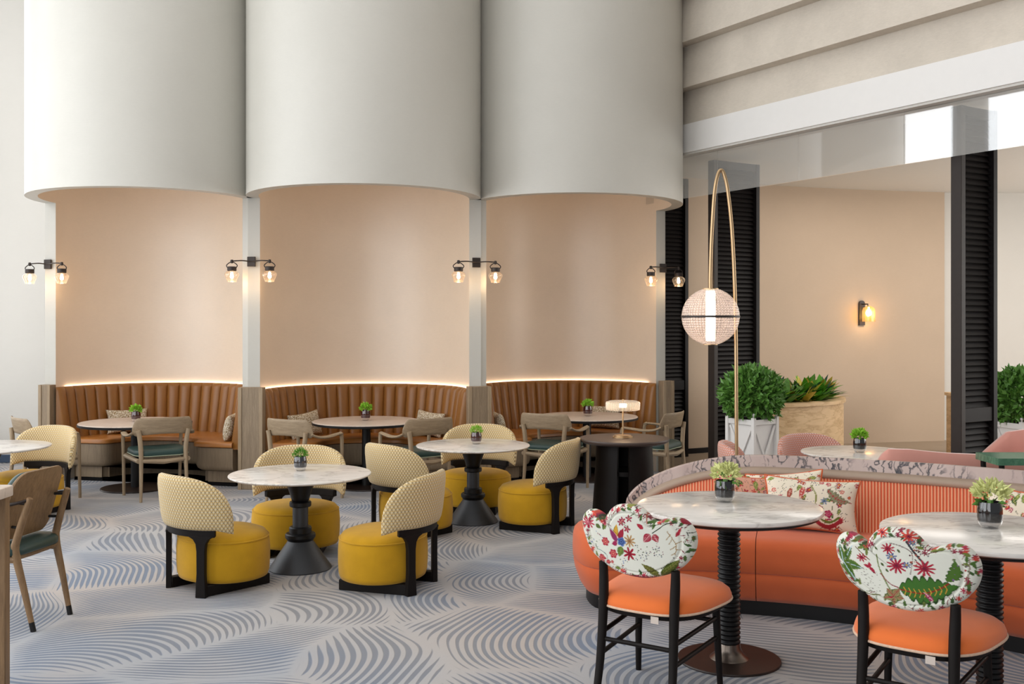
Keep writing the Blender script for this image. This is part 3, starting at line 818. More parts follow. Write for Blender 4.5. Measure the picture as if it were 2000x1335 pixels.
def vase(label, x, y, z, s, vmat, greens, plant, seed):
    t = thing('vase', label, 'vase', (x, y, z), seed*0.7, 'small table vases')
    MB().lathe([(0.026*s, 0.0), (0.034*s, 0.002), (0.044*s, 0.016*s), (0.0475*s, 0.028*s), (0.0475*s, 0.028*s+0.001), (0.02*s, 0.026*s)], 28).build('glass_foot', 'vase_foot', t, angle=60)
    MB().lathe([(0.046*s, 0.025*s), (0.0495*s, 0.045*s), (0.0490*s, 0.075*s), (0.044*s, 0.105*s), (0.0415*s, 0.105*s), (0.0465*s, 0.075*s), (0.0465*s, 0.045*s), (0.042*s, 0.030*s), (0.0001, 0.030*s)], 28, cap=False).build('glass_bowl', vmat, t, angle=60)
    MB().tube([(0.008*s, 0, 0.03*s), (0, 0.004, 0.11*s)], 0.012*s, 6).build('stems', 'leaf_dark', t)
    if plant == 'moss':
        f = leafy(420, 0.05*s, 0.05*s, 0.0022*s, 0.022*s, seed, 0.6).build('moss', greens, t, loc=(0, 0, 0.112*s))
    elif plant == 'succulent':
        f = leafy(190, 0.052*s, 0.046*s, 0.011*s, 0.03*s, seed, 0.4).build('greenery', greens, t, loc=(0, 0, 0.118*s))
    else:
        f = leafy(190, 0.062*s, 0.045*s, 0.010*s, 0.03*s, seed, 0.3).build('blossom', greens, t, loc=(0.006, 0, 0.135*s))
        g = leafy(14, 0.04*s, 0.03*s, 0.012*s, 0.045*s, seed+3, -0.2).build('leaves', 'leaf_dark', t, loc=(0, 0, 0.105*s)); g['kind'] = 'stuff'
    f['kind'] = 'stuff'
    return t
vase('grey glass vase with dark green moss on the front pedestal table', -1.455, 7.04, 0.643, 0.92, 'vase_grey', 'leaf_moss', 'moss', 1)
vase('red glass vase with lime greenery on the rear pedestal table', -0.300, 8.60, 0.643, 0.94, 'vase_red', 'leaf_lime', 'moss', 2)
vase('red glass vase with lime greenery on the left booth table', -3.79, 10.32, 0.669, 0.95, 'vase_red', 'leaf_lime', 'succulent', 3)
vase('red glass vase with lime greenery on the middle booth table', -1.49, 10.42, 0.669, 1.0, 'vase_red', 'leaf_lime', 'succulent', 4)
vase('dark red glass vase with lime greenery on the right booth table', 0.808, 10.92, 0.669, 1.0, 'vase_red', 'leaf_lime', 'succulent', 5)
vase('black glass vase with lime greenery on the table behind the sofa', 2.575, 7.585, 0.701, 0.98, 'vase_smoke', 'leaf_lime', 'succulent', 6)

# ------------------------------------------------------------------ dark side table with lamp
t = thing('side_table', 'round dark wooden side table on slab legs carrying a table lamp', 'table', (0.913, 8.34, 0))
MB().lathe([(0.0001, 0.685), (0.335, 0.685), (0.362, 0.700), (0.366, 0.712), (0.362, 0.722), (0.0001, 0.722)], 72).build('tabletop', 'espresso_top', t, angle=30)
for k in range(3):
    an = math.radians(-38+120*k)
    L = []
    for z, ro in ((0.0, 0.268), (0.35, 0.243), (0.685, 0.226)):
        A = [an+math.radians(48)*(-1+2*j/12) for j in range(13)]
        L.append([(ro*math.cos(a), ro*math.sin(a), z) for a in A]+[((ro-0.05)*math.cos(a), (ro-0.05)*math.sin(a), z) for a in reversed(A)])
    MB().levels(L).build('slab_leg', 'dark_wood', t, angle=40)
MB().lathe([(0.0001, 0.43), (0.175, 0.43), (0.175, 0.465), (0.0001, 0.465)], 40).build('brace_disc', 'dark_wood', t)
t = thing('table_lamp', 'small table lamp with ribbed glass disc shade on the dark side table', 'lamp', (0.905, 8.36, 0.722))
MB().lathe([(0.0001, 0), (0.082, 0), (0.082, 0.010), (0.070, 0.012), (0.070, 0.020), (0.0001, 0.022)], 40).build('base', 'brass', t, angle=30)
MB().lathe([(0.0065, 0.02), (0.0065, 0.24)], 14).build('stem', 'brass', t)
def uv_ang(R): return lambda px, py, z: ((math.atan2(py, px)/(2*PI)) % 1.0, z/R)
MB().lathe([(0.125, 0.222), (0.138, 0.228), (0.140, 0.238), (0.140, 0.282), (0.136, 0.292), (0.115, 0.298)], 72, cap=False).build('shade', 'shade_glass', t, angle=50, uvfn=uv_ang(0.14))
MB().lathe([(0.0001, 0.296), (0.116, 0.2965), (0.116, 0.299), (0.0001, 0.301)], 48).build('shade_top', 'shade_glass', t, uvfn=uv_ang(0.14))
MB().lathe([(0.0001, 0.30), (0.008, 0.30), (0.006, 0.312), (0.0001, 0.315)], 12).build('finial', 'brass', t)
MB().lathe([(0.0001, 0.245), (0.03, 0.247), (0.03, 0.275), (0.0001, 0.277)], 24).build('light_core', 'tube_glow', t)
point_light('table_lamp_light', (0, 0, 0.20), 1.6, WARM, 0.03, t)

# ------------------------------------------------------------------ globe floor lamp
t = thing('floor_lamp', 'arched brass floor lamp with a faceted glass globe', 'lamp', (1.550, 7.1, 0))
MB().lathe([(0.0001, 0), (0.15, 0), (0.152, 0.01), (0.145, 0.02), (0.0001, 0.024)], 48).build('base', 'brass', t, angle=30)
GX = -0.174
P = spline([(0.012, 0, 0.02), (0.006, 0, 1.0), (0.0, 0, 1.7), (-0.022, 0, 2.25), (-0.052, 0, 2.56), (-0.078, 0, 2.68), (-0.100, 0, 2.715), (-0.124, 0, 2.68), (-0.147, 0, 2.55), (-0.166, 0, 2.25), (GX, 0, 2.0), (GX, 0, 1.875)], 8)
MB().tube(P, 0.0125, 12).build('arch', 'brass', t, angle=60)
RG = 0.198
def dome(a0, a1): return [(RG*math.cos(a), RG*math.sin(a)) for a in np.linspace(a0, a1, 22)]
def uv_g(px, py, z): return ((math.atan2(py, px)/(2*PI)) % 1.0*1.2, math.asin(max(-1, min(1, z/RG)))/PI*0.75)
for nm, a0, a1 in (('upper_dome', 0.03, 1.30), ('lower_dome', -1.30, -0.03)):
    MB().lathe(dome(a0, a1), 64, cap=False).build(nm, 'globe_glass', t, loc=(GX, 0, 1.70), angle=60, uvfn=uv_g)
MB().lathe([(RG-0.004, -0.007), (RG+0.004, -0.007), (RG+0.004, 0.007), (RG-0.004, 0.007), (RG-0.004, -0.007)], 64, cap=False).build('belt_ring', 'iron', t, loc=(GX, 0, 1.70))
MB().lathe([(0.0001, 0.188), (0.055, 0.188), (0.055, 0.196), (0.0001, 0.197)], 32).build('cap', 'brass', t, loc=(GX, 0, 1.70))
MB().lathe([(0.0001, -0.197), (0.05, -0.196), (0.05, -0.188), (0.0001, -0.188)], 32).build('cap', 'brass', t, loc=(GX, 0, 1.70))
MB().lathe([(0.0001, -0.17), (0.03, -0.17), (0.033, -0.15), (0.033, 0.16), (0.03, 0.18), (0.0001, 0.18)], 24).build('light_tube', 'tube_glow', t, loc=(GX, 0, 1.70))
point_light('globe_light', (GX, -0.0, 1.70), 2.6, (1.0, 0.80, 0.58), 0.03, t)

# ------------------------------------------------------------------ booth sconces
def sconce(i, x, y, rz, label, z=2.272):
    dx = (0.045, 0.024, -0.016, -0.045)[i]
    t = thing('wall_sconce', label, 'sconce', (x, y, z), rz, 'twin lantern sconces on the pillars')
    MB().box((0, -0.010, 0), (0.082, 0.02, 0.098)).build('plate', 'iron', t, 0.002, 1)
    MB().tube(spline([(dx-0.20, -0.10, 0.0), (dx-0.10, -0.085, 0.006), (0, -0.028, 0.002), (dx+0.10, -0.085, 0.006), (dx+0.20, -0.10, 0.0)], 6), 0.0062, 8).build('arm_bar', 'iron', t, angle=60)
    for sx in ((-0.192+dx)/0.192, (0.192+dx)/0.192):
        MB().lathe([(0.0001, -0.022), (0.012, -0.02), (0.016, 0.0), (0.012, 0.014), (0.0001, 0.016)], 14, (sx*0.192, -0.10, 0)).build('knuckle', 'iron', t)
        P = spline([(sx*0.192-0.043, -0.10, -0.066), (sx*0.192-0.055, -0.10, -0.045), (sx*0.192-0.038, -0.10, -0.024), (sx*0.192, -0.10, -0.006), (sx*0.192+0.038, -0.10, -0.024), (sx*0.192+0.055, -0.10, -0.045), (sx*0.192+0.043, -0.10, -0.066)], 5)
        MB().tube(P, 0.0048, 8).build('yoke', 'iron', t, angle=60)
        lan = MB().lathe([(0.0001, -0.052), (0.040, -0.054), (0.045, -0.060), (0.045, -0.092), (0.040, -0.098), (0.0001, -0.098)], 24, (sx*0.192, -0.10, 0)).build('lantern_cap', 'iron', t, angle=35)
        MB().lathe([(0.040, -0.096), (0.058, -0.106), (0.072, -0.126), (0.072, -0.142), (0.058, -0.172), (0.050, -0.190), (0.046, -0.206)], 24, (sx*0.192, -0.10, 0), cap=False).build('glass_bowl', 'lantern_glass', lan, angle=60)
        MB().lathe([(0.0001, -0.105), (0.010, -0.108), (0.012, -0.125), (0.017, -0.142), (0.019, -0.155), (0.013, -0.170), (0.0001, -0.174)], 14, (sx*0.192, -0.10, 0)).build('bulb', 'bulb_glow', lan, angle=60)
        point_light('sconce_light', (sx*0.192, -0.10, -0.20), 1.5, WARM, 0.03, t)
SG = ['leftmost pillar sconce with two glass lanterns', 'twin lantern sconce between the left and middle booths',
      'twin lantern sconce between the middle and right booths', 'rightmost pillar sconce beside the dark louvred screen']
rzs = [BAYS[0][2], (BAYS[0][2]+BAYS[1][2])/2, (BAYS[1][2]+BAYS[2][2])/2, BAYS[2][2]]
offs = [(-0.02, -0.055), (-0.01, -0.075), (0.0, -0.07), (0.02, -0.055)]
for i in range(4):
    c, s = math.cos(rzs[i]), math.sin(rzs[i]); ox, oy = offs[i][0], -0.005
    ext = [0.0, -0.015, -0.012, 0.0][i]
    PX = [(-4.83, 10.715), PIL[1], PIL[2], (1.664, 11.452)][i]
    sconce(i, PX[0]+c*ox-s*(oy+ext), PX[1]+s*ox+c*(oy+ext), rzs[i], SG[i])
# amber sconce on the curved lobby wall
wp = min(wl, key=lambda p: abs(p.x/p.y-0.339)); k = wl.index(wp); tg = (wl[k+1]-wl[k-1]).normalized()
t = thing('amber_sconce', 'small amber glass sconce on the curved beige wall', 'sconce', (wp.x, wp.y-0.006, 1.80), math.atan2(tg.y, tg.x))
plate = [(0.045*math.cos(a), 0.125+0.045*math.sin(a)) for a in np.linspace(0, PI, 12)]+[(-0.045, -0.17), (0.045, -0.17)]
MB().levels([[(x, 0.0, z) for x, z in plate], [(x, -0.02, z) for x, z in plate]]).build('plate', 'bronze_base', t, angle=30)
MB().tube([(0.0, -0.02, 0.12), (0.02, -0.12, 0.12), (0.02, -0.12, 0.085)], 0.008, 8).build('arm', 'bronze_base', t)
MB().lathe([(0.02, 0.095), (0.05, 0.085), (0.080, 0.06), (0.088, 0.02), (0.088, -0.12)], 28, (0.03, -0.125, 0), cap=False).build('shade', 'amber_glass', t, angle=60)
MB().lathe([(0.0001, -0.05), (0.035, -0.03), (0.042, 0.0), (0.03, 0.035), (0.012, 0.05), (0.012, 0.08), (0.0001, 0.08)], 18, (0.03, -0.125, 0)).build('bulb', 'bulb_glow', t, angle=60)
point_light('amber_light', (0.03, -0.16, -0.02), 5.0, WARM, 0.05, t)

# ================================================================== PRINTED FABRIC PAINTER
class Paint:
    """flat botanical print, evaluated per vertex of a dense panel (x right, y up, in metres)"""
    def __init__(s, x, y, base='e9e7db', seed=1):
        s.x, s.y = x, y; s.c = np.tile(np.array(hx(base)), (len(x), 1)); s.r = random.Random(seed)
    def put(s, m, col): s.c[m] = hx(col)
    def disc(s, cx, cy, r, col): s.put((s.x-cx)**2+(s.y-cy)**2 < r*r, col)
    def leaf(s, x0, y0, x1, y1, w, col, vein=None, edge=None, scal=0.0, ns=7, bend=0.0):
        dx, dy = x1-x0, y1-y0; L = math.hypot(dx, dy) or 1e-6; dx /= L; dy /= L
        u = ((s.x-x0)*dx+(s.y-y0)*dy)/L; v = -(s.x-x0)*dy+(s.y-y0)*dx
        v = v - bend*L*np.sin(PI*np.clip(u, 0, 1))
        ok = (u > 0) & (u < 1); uu = np.clip(u, 0, 1)
        hw = w/2*np.sin(PI*uu**0.75)*(1+scal*np.abs(np.sin(ns*PI*uu)))/(1+scal*0.5)
        if edge: s.put(ok & (np.abs(v) < hw*1.0), edge); s.put(ok & (np.abs(v) < hw*0.84), col)
        else: s.put(ok & (np.abs(v) < hw), col)
        if vein:
            s.put(ok & (np.abs(v) < max(0.0012, w*0.035)), vein)
            ribs = np.abs(((u*L*1.0 - np.abs(v)*0.9)/(L/9.0)) % 1.0 - 0.5)
            s.put(ok & (np.abs(v) < hw*0.6) & (ribs < 0.10), vein)
    def spiky(s, cx, cy, r, col, n=9, core=None, rot=0.0, squash=1.0):
        dx, dy = s.x-cx, (s.y-cy)/squash; rr = np.hypot(dx, dy); a = np.arctan2(dy, dx)+rot
        s.put(rr < r*(0.35+0.65*np.abs(np.cos(n*a/2))**1.6), col)
        if core: s.put(rr < r*(0.12+0.25*np.abs(np.cos(n*a/2))**2), core)
    def rose(s, cx, cy, r, col, c2, n=5, rot=0.0):
        dx, dy = s.x-cx, s.y-cy; rr = np.hypot(dx, dy); a = np.arctan2(dy, dx)+rot
        s.put(rr < r*(0.72+0.28*np.abs(np.cos(n*a/2))), col)
        s.put((np.abs(rr-r*0.48) < r*0.09), c2); s.put(rr < r*0.2, c2)
    def stem(s, P, w, col):
        for p in spline([(a, b, 0) for a, b in P], 14): s.put((s.x-p.x)**2+(s.y-p.y)**2 < w*w, col)
    def dots(s, cx, cy, rx, ry, n, r, cols):
        for _ in range(n):
            a = s.r.gauss(0, 0.5); b = s.r.gauss(0, 0.5)
            s.disc(cx+a*rx, cy+b*ry, r*s.r.uniform(0.6, 1.3), s.r.choice(cols))
    def scatter(s, x0, x1, y0, y1, n, k=1.0):
        r = s.r
        for _ in range(n):
            cx, cy = r.uniform(x0, x1), r.uniform(y0, y1); q = r.random(); a = r.uniform(0, 2*PI)
            if q < 0.25: s.spiky(cx, cy, 0.016*k*r.uniform(.7, 1.3), r.choice(['a3203a', 'b8323c', '8e1f45']), r.choice([5, 7, 9]), 'd98a3c', a)
            elif q < 0.45:
                L = 0.05*k*r.uniform(.6, 1.3); s.leaf(cx, cy, cx+L*math.cos(a), cy+L*math.sin(a), L*0.42, r.choice(['56723a', '3f5a2c', '7a8a45']), 'b7b06a', None, 0.3)
            elif q < 0.6: s.rose(cx, cy, 0.014*k, r.choice(['b02a45', 'c4504a', '9c2f5a']), 'e6c7b0', 5, a)
            elif q < 0.8: s.stem([(cx, cy), (cx+0.02*k*math.cos(a), cy+0.02*k*math.sin(a)), (cx+0.04*k*math.cos(a+0.6), cy+0.04*k*math.sin(a+0.6))], 0.0013, r.choice(['4a4a35', '7d2a35', '5f5a30']))
            else: s.dots(cx, cy, 0.03*k, 0.025*k, 9, 0.0021*k, ['4a3a3f', '7d2a35', '4a5a7a', '55603a'])
def set_print(me, c):
    at = me.color_attributes.new('Print', 'FLOAT_COLOR', 'POINT')
    full = np.ones((len(me.vertices), 4), dtype=np.float32); full[:, :3] = c
    at.data.foreach_set('color', full.ravel())

# ------------------------------------------------------------------ floral cloud-back chairs
RAW = [(55, 270), (75, 190), (130, 143), (200, 135), (250, 162), (297, 218), (336, 244), (364, 190), (450, 108), (560, 88), (680, 103), (770, 160), (836, 236), (888, 268), (955, 250),
       (1060, 238), (1150, 268), (1215, 340), (1245, 430), (1235, 540), (1190, 630), (1100, 718), (960, 782), (780, 812), (600, 792), (430, 740), (280, 650), (150, 540), (80, 400)]
def q2(x, y): return ((x-650)*0.000455, (450-(y-0.13*(x-650)))*0.000455)
def q1(x, y): return ((x-655)*0.000468, (505-(y-0.14*(x-655)))*0.000468)
OUT = [(p.x, p.y) for p in spline([(*q2(x, y), 0) for x, y in RAW], 16, True)]
def cloud_back_mesh(paint, seed):
    n = len(OUT); K = 74
    c0 = (0.0, -0.02); V = []; F = []
    rear = [(k/K) for k in range(1, K+1)]
    th = 0.036
    def yoff(rho):
        g = -0.007*math.exp(-((rho-0.80)/0.022)**2)
        return th*(1-max(0, (rho-0.80)/0.2)**3.0)**0.5 - 0.006*max(0, 0.8-rho)*0 + g if rho < 1 else 0.0
    def bend(x, z): return 0.5*x*x - z*0.14
    V.append((c0[0], -th+bend(*c0), c0[1]))
    for rho in rear:
        for (x, z) in OUT:
            X, Z = c0[0]+(x-c0[0])*rho, c0[1]+(z-c0[1])*rho
            V.append((X, -yoff(rho)+bend(X, Z), Z))
    nr = len(V)
    fr = [0.985, 0.95, 0.90, 0.84, 0.6, 0.3]
    for rho in fr:
        for (x, z) in OUT:
            X, Z = c0[0]+(x-c0[0])*rho, c0[1]+(z-c0[1])*rho
            V.append((X, yoff(rho)+bend(X, Z), Z))
    V.append((c0[0], th+bend(*c0), c0[1])); last = len(V)-1
    for i in range(n): F.append((0, 1+(i+1) % n, 1+i))
    R = K+len(fr)
    for k in range(R-1):
        for i in range(n):
            a, b = 1+k*n, 1+(k+1)*n; j = (i+1) % n
            F.append((a+i, a+j, b+j, b+i))
    a = 1+(R-1)*n
    for i in range(n): F.append((a+i, a+(i+1) % n, last))
    mb = MB(); mb.v = V; mb.f = F; mb.mi = [0]*len(F)
    me = mb.mesh('back_cushion', angle=80); me.materials.append(M['fabric_print'])
    A = np.array(V); P = Paint(A[:, 0].copy(), A[:, 2].copy(), 'dcdcd0', seed)
    paint(P); set_print(me, P.c)
    return me
def border(P, seed):
    r = random.Random(seed)
    for k in range(0, len(OUT), 3):
        x, z = OUT[k]; f = r.uniform(0.84, 0.99); x, z = x*f, -0.02+(z+0.02)*f; a = r.uniform(0, 2*PI); q = r.random()
        if q < 0.35: P.leaf(x, z, x+0.03*math.cos(a), z+0.03*math.sin(a), 0.012, r.choice(['4d6a32', '6d7a3a', '3f5a30']))
        elif q < 0.6: P.spiky(x, z, 0.012, r.choice(['b0304a', 'c4473f', '8a2a3f']), 6, None, a)
        elif q < 0.85: P.stem([(x, z), (x+0.02*math.cos(a), z+0.02*math.sin(a))], 0.0016, r.choice(['3a3a30', '7a2a38', '5a6a40']))
        else: P.dots(x, z, 0.02, 0.02, 6, 0.0022, ['3a3036', '8a2a3a'])
def paint_right(P):
    border(P, 5)
    Q = q2
    def st(pts, w, c): P.stem([Q(*p) for p in pts], w, c)
    st([(445, 315), (465, 430), (520, 560), (565, 640)], 0.0026, '6b7a38'); st([(475, 480), (545, 560), (640, 605)], 0.0022, '8a2a35')
    st([(700, 205), (760, 300), (840, 400)], 0.0042, '3a3a3e'); st([(560, 215), (650, 240), (740, 310), (720, 480)], 0.0022, '8a7f78')
    st([(260, 250), (330, 320), (380, 360)], 0.002, '7a5a40'); st([(100, 400), (170, 520), (330, 650), (460, 665)], 0.0026, '6b6a3a')
    for tx, ty, w in ((228, 245, 52), (108, 222, 46), (320, 440, 66), (245, 545, 60)):
        P.leaf(*Q(142, 388), *Q(tx, ty), w*0.000455*1.25, '4b6a2c', None, '7c8a3e', 0.25, 9); P.stem([Q(142, 388), Q((142+tx)/2, (388+ty)/2), Q(tx, ty)], 0.0016, 'b9cbd8')
    P.leaf(*Q(1000, 545), *Q(1062, 352), 0.046, '4a6b2a', None, '34501f', 0.4, 6, -0.18)
    P.leaf(*Q(622, 600), *Q(1095, 585), 0.098, '3f6b2a', None, '2c4a1e', 0.5, 8, -0.05)
    st([(640, 612), (800, 642), (930, 610), (1010, 560)], 0.003, '8a2a22')
    for k in range(9):
        x = 680+40*k; y = 622+20*math.sin(k*0.5)
        st([(x, y), (x-18, y-32)], 0.0018, 'c9963a'); st([(x, y), (x-14, y+34)], 0.0018, 'c9963a')
    for cx, cy, r_, n, rot in ((545, 262, 62, 9, 0.3), (612, 408, 88, 11, 0.0), (832, 430, 92, 11, 0.5), (718, 162, 72, 9, 0.2), (498, 122, 58, 8, 0.1), (312, 345, 50, 8, 0.4)):
        P.spiky(*Q(cx, cy), r_*0.000455, 'a8243a' if cy > 200 else 'c8483c', n, '6e1a30', rot, 0.8)
    for cx, cy, r_ in ((570, 330, 50), (692, 402, 42), (745, 215, 36)): P.spiky(*Q(cx, cy), r_*0.000455, '55668f', 7, 'c9a24a', 0.6, 0.7)
    for a in range(5):
        an = a*2*PI/5+0.3; x, y = 575, 668
        P.leaf(*Q(x, y), *Q(x+92*math.cos(an), y+78*math.sin(an)), 0.032, '8f8a5c', 'a02a3a', '4a5a30')
    for dx, dy in ((-60, -20), (-10, -45), (45, 60), (10, 30)): P.leaf(*Q(385, 425), *Q(385+dx, 425+dy), 0.013, 'a3263c')
    for k in range(5): P.leaf(*Q(890, 705), *Q(890+70*math.cos(2.2+0.45*k), 705-75*math.sin(2.2-0.45*k+0.4)), 0.016, '9c2f5e', 'e0b0b0')
    for cx, cy in ((360, 520), (400, 600), (320, 480), (440, 530)): P.dots(*Q(cx, cy), 0.04, 0.035, 12, 0.0018, ['3a3036', '55603a', '7a6a60'])
    for cx, cy in ((765, 350), (760, 300)): P.dots(*Q(cx, cy), 0.025, 0.03, 14, 0.0028, ['4a2a30', 'a85a4a'])
    P.dots(*Q(1105, 425), 0.03, 0.03, 12, 0.0035, ['a03a3f', '6a6a4a', '7a5a8a']); st([(1170, 360), (1165, 470), (1130, 580)], 0.0024, '8a7a6a')
    for x, y in ((430, 245), (515, 435), (620, 268), (480, 385)): P.leaf(*Q(x, y), *Q(x+26, y+30), 0.009, '4a5a30')
def paint_left(P):
    border(P, 9)
    Q = q1; S = 0.000468
    def st(pts, w, c): P.stem([Q(*p) for p in pts], w, c)
    P.leaf(*Q(905, 832), *Q(735, 710), 0.030, '5a5a22', '7d7a3a', None, 0.2, 10); P.leaf(*Q(915, 830), *Q(1105, 685), 0.040, '4f5a20', '7d7a3a', None, 0.2, 12)
    st([(560, 820), (650, 835), (760, 850), (880, 850)], 0.004, '8a2a3a')
    for k in range(14): P.spiky(*Q(570+22*k, 822+2.2*k), 0.010, 'a03444' if k % 2 else '7a2a38', 5, None, k)
    st([(260, 560), (330, 590), (380, 640), (360, 720)], 0.0017, '6d8a86'); st([(255, 520), (270, 570)], 0.003, '5f7a3a')
    P.leaf(*Q(480, 470), *Q(505, 330), 0.026, 'd0a03a', None, '6a5a2a'); P.leaf(*Q(520, 480), *Q(575, 370), 0.026, '9c2438')
    P.leaf(*Q(500, 500), *Q(425, 370), 0.028, '8a2f5e', None, 'c88a9a'); P.leaf(*Q(500, 510), *Q(440, 520), 0.022, '9c2450')
    P.spiky(*Q(630, 495), 62*S, 'b08a5a', 9, '8a5a3a', 0.2); P.leaf(*Q(545, 545), *Q(510, 640), 0.032, '55702e', '8a9a4a', None, 0.4)
    P.spiky(*Q(622, 615), 66*S, '9c1f33', 7, '7a1528', 0.9); P.rose(*Q(545, 500), 46*S, '5670a8', '2f3f70')
    for cx, cy, r_ in ((370, 495, 44), (450, 612, 46), (318, 655, 40), (388, 690, 24), (432, 690, 18)): P.rose(*Q(cx, cy), r_*S, 'a8283f', 'd4786a', 6)
    P.spiky(*Q(180, 312), 82*S, 'b03048', 9, 'd4808a', 0.2, 0.75); P.spiky(*Q(265, 215), 46*S, 'd0503f', 7, None, 0.4)
    for cx, cy in ((570, 300), (638, 285), (612, 382), (550, 318)): P.spiky(*Q(cx, cy), 36*S, '982a45', 5, 'c87a6a', cx)
    st([(480, 150), (500, 200), (470, 240)], 0.002, '8a4a3a'); st([(640, 270), (690, 240)], 0.0016, '55603a'); st([(560, 320), (600, 350), (630, 370)], 0.0014, '55603a')
    P.leaf(*Q(775, 385), *Q(712, 335), 0.020, 'a82a3a'); P.leaf(*Q(840, 440), *Q(770, 510), 0.036, 'a02a3f', 'd8a0a0'); P.leaf(*Q(870, 440), *Q(910, 520), 0.032, '9c2838', 'd8a0a0')
    P.leaf(*Q(1075, 475), *Q(1135, 385), 0.014, 'a82a3a'); P.leaf(*Q(1105, 305), *Q(1190, 380), 0.02, '8a2030')
    st([(760, 180), (800, 260), (815, 340)], 0.0022, 'a85a4a'); st([(860, 430), (920, 395), (1000, 350), (1090, 350)], 0.0022, '3f4a3a')
    st([(1000, 420), (1050, 500), (1075, 560), (1060, 640)], 0.0019, '9a7a4a')
    for a, b in (((1030, 450), (985, 500)), ((1045, 490), (1010, 540)), ((1070, 540), (1120, 520)), ((1072, 560), (1020, 590)), ((1070, 590), (1115, 600)), ((1065, 620), (1030, 640))): st([a, b], 0.0017, '9a7a4a')
    for cx, cy in ((710, 560), (790, 600), (860, 600), (800, 650), (900, 570), (720, 650), (920, 630)): P.dots(*Q(cx, cy), 0.028, 0.024, 9, 0.0023, ['3a3444', '4a5a78', '7a3a4a', '55603a'])
    for cx, cy in ((235, 520), (190, 480), (310, 430), (550, 690), (560, 740)): P.dots(*Q(cx, cy), 0.022, 0.028, 9, 0.0024, ['5a70a8', '8a3a4a', '6a7a5a'])
    P.leaf(*Q(95, 440), *Q(140, 500), 0.02, '4a6a30'); P.leaf(*Q(270, 330), *Q(330, 370), 0.02, '5a6a35'); P.leaf(*Q(600, 145), *Q(700, 165), 0.026, '8a8a45')

def floral_chair(label, x, y, rz, paint, seed):
    t = thing('floral_chair', label, 'chair', (x, y, 0), rz, 'floral cloud back chairs')
    o = link('back_cushion', cloud_back_mesh(paint, seed), t, (-0.012, -0.205, 0.714))
    o['label'] = 'cloud shaped back cushion in white botanical print'
    for sx in (-1, 1):
        P = spline([(sx*0.178, -0.265, 0.0), (sx*0.172, -0.228, 0.18), (sx*0.168, -0.205, 0.42), (sx*0.170, -0.198, 0.54), (sx*0.172, -0.200, 0.605)], 6)
        MB().tube(P, [0.0155+0.006*min(1, i/12)-0.003*max(0, (i-16)/8) for i in range(len(P))], 14).build('leg', 'dark_wood', t, angle=60)
        MB().tube(spline([(sx*0.205, 0.225, 0.0), (sx*0.198, 0.212, 0.2), (sx*0.19, 0.205, 0.40)], 6), [0.013+0.006*i/12 for i in range(13)], 14).build('leg', 'dark_wood', t, angle=60)
        for z in (0.225, 0.315): MB().tube([(sx*0.172, -0.222, z-0.02), (sx*0.194, 0.208, z)], 0.0105, 10).build('stretcher', 'dark_wood', t)
    MB().tube([(-0.172, -0.215, 0.27), (0.172, -0.215, 0.27)], 0.0105, 10).build('stretcher', 'dark_wood', t)
    MB().tube([(-0.192, 0.208, 0.30), (0.192, 0.208, 0.30)], 0.0105, 10).build('stretcher', 'dark_wood', t)
    def pl(k, z):
        L = []
        for i in range(60):
            a = 2*PI*i/60; cx, sy = math.cos(a), math.sin(a)
            px = sgnpow(cx, 0.66)*0.274*k; py = sgnpow(sy, 0.66)*0.275*k
            px *= 1.0+0.10*py/0.235 - 0.02
            L.append((px, py+0.045, z))
        return L
    MB().levels([pl(0.93, 0.385), pl(0.945, 0.41)]).build('seat_frame', 'dark_wood', t, angle=50)
    st = MB().levels([pl(0.97, 0.408), pl(1.0, 0.416), pl(1.0, 0.432), pl(0.975, 0.452), pl(0.90, 0.470), pl(0.72, 0.482), pl(0.4, 0.488), pl(0.05, 0.489)]).build('seat_cushion', 'fabric_orange', t, angle=70)
    MB().tube(pl(1.002, 0.414)+[pl(1.002, 0.414)[0]], 0.0055, 8).build('piping', 'fabric_piping', st)
    MB().box((0.09, -0.232, 0.392), (0.036, 0.002, 0.030)).build('fabric_tag', 'tag_white', t, smooth=False)
    return t
floral_chair('orange seated chair with cloud shaped floral back, left of the two', 0.655, 4.59, yaw(0.54, 0.84), paint_left, 1)
floral_chair('orange seated chair with cloud shaped floral back and big green leaf, nearest at right', 1.632, 4.07, yaw(0.60, 0.80), paint_right, 2)

# ------------------------------------------------------------------ ribbed pedestal marble tables
def ribbed_table(label, x, y, r):
    t = thing('ribbed_table', label, 'table', (x, y, 0), 0, 'marble tables on ribbed columns')
    MB().lathe([(0.0001, 0.732), (r-0.012, 0.732), (r-0.002, 0.738), (r, 0.747), (r-0.003, 0.755), (r-0.010, 0.758), (0.0001, 0.758)], 96).build('tabletop', 'marble_white', t, angle=35)
    MB().lathe([(0.0001, 0.712), (r-0.05, 0.712), (r-0.02, 0.722), (r-0.014, 0.7315), (0.0001, 0.7315)], 80).build('underplate', 'black_metal', t, angle=30)
    prof = [(0.045, 0.08)]; z = 0.082
    while z < 0.705:
        for k in range(6):
            a = PI*k/5; prof.append((0.0475+0.0085*math.sin(a), z+0.0225*k/5.2))
        z += 0.0228
    prof.append((0.046, 0.712))
    MB().lathe(prof, 40).build('ribbed_column', 'black_metal', t, angle=60)
    MB().lathe([(0.050, 0.088), (0.054, 0.080), (0.058, 0.060), (0.070, 0.036), (0.092, 0.018), (0.096, 0.013), (0.05, 0.013)], 40).build('bell_foot', 'bell_steel', t, angle=60)
    MB().lathe([(0.0001, 0), (0.248, 0), (0.251, 0.005), (0.248, 0.011), (0.0001, 0.014)], 80).build('base_disc', 'bronze_base', t, angle=30)
    return t
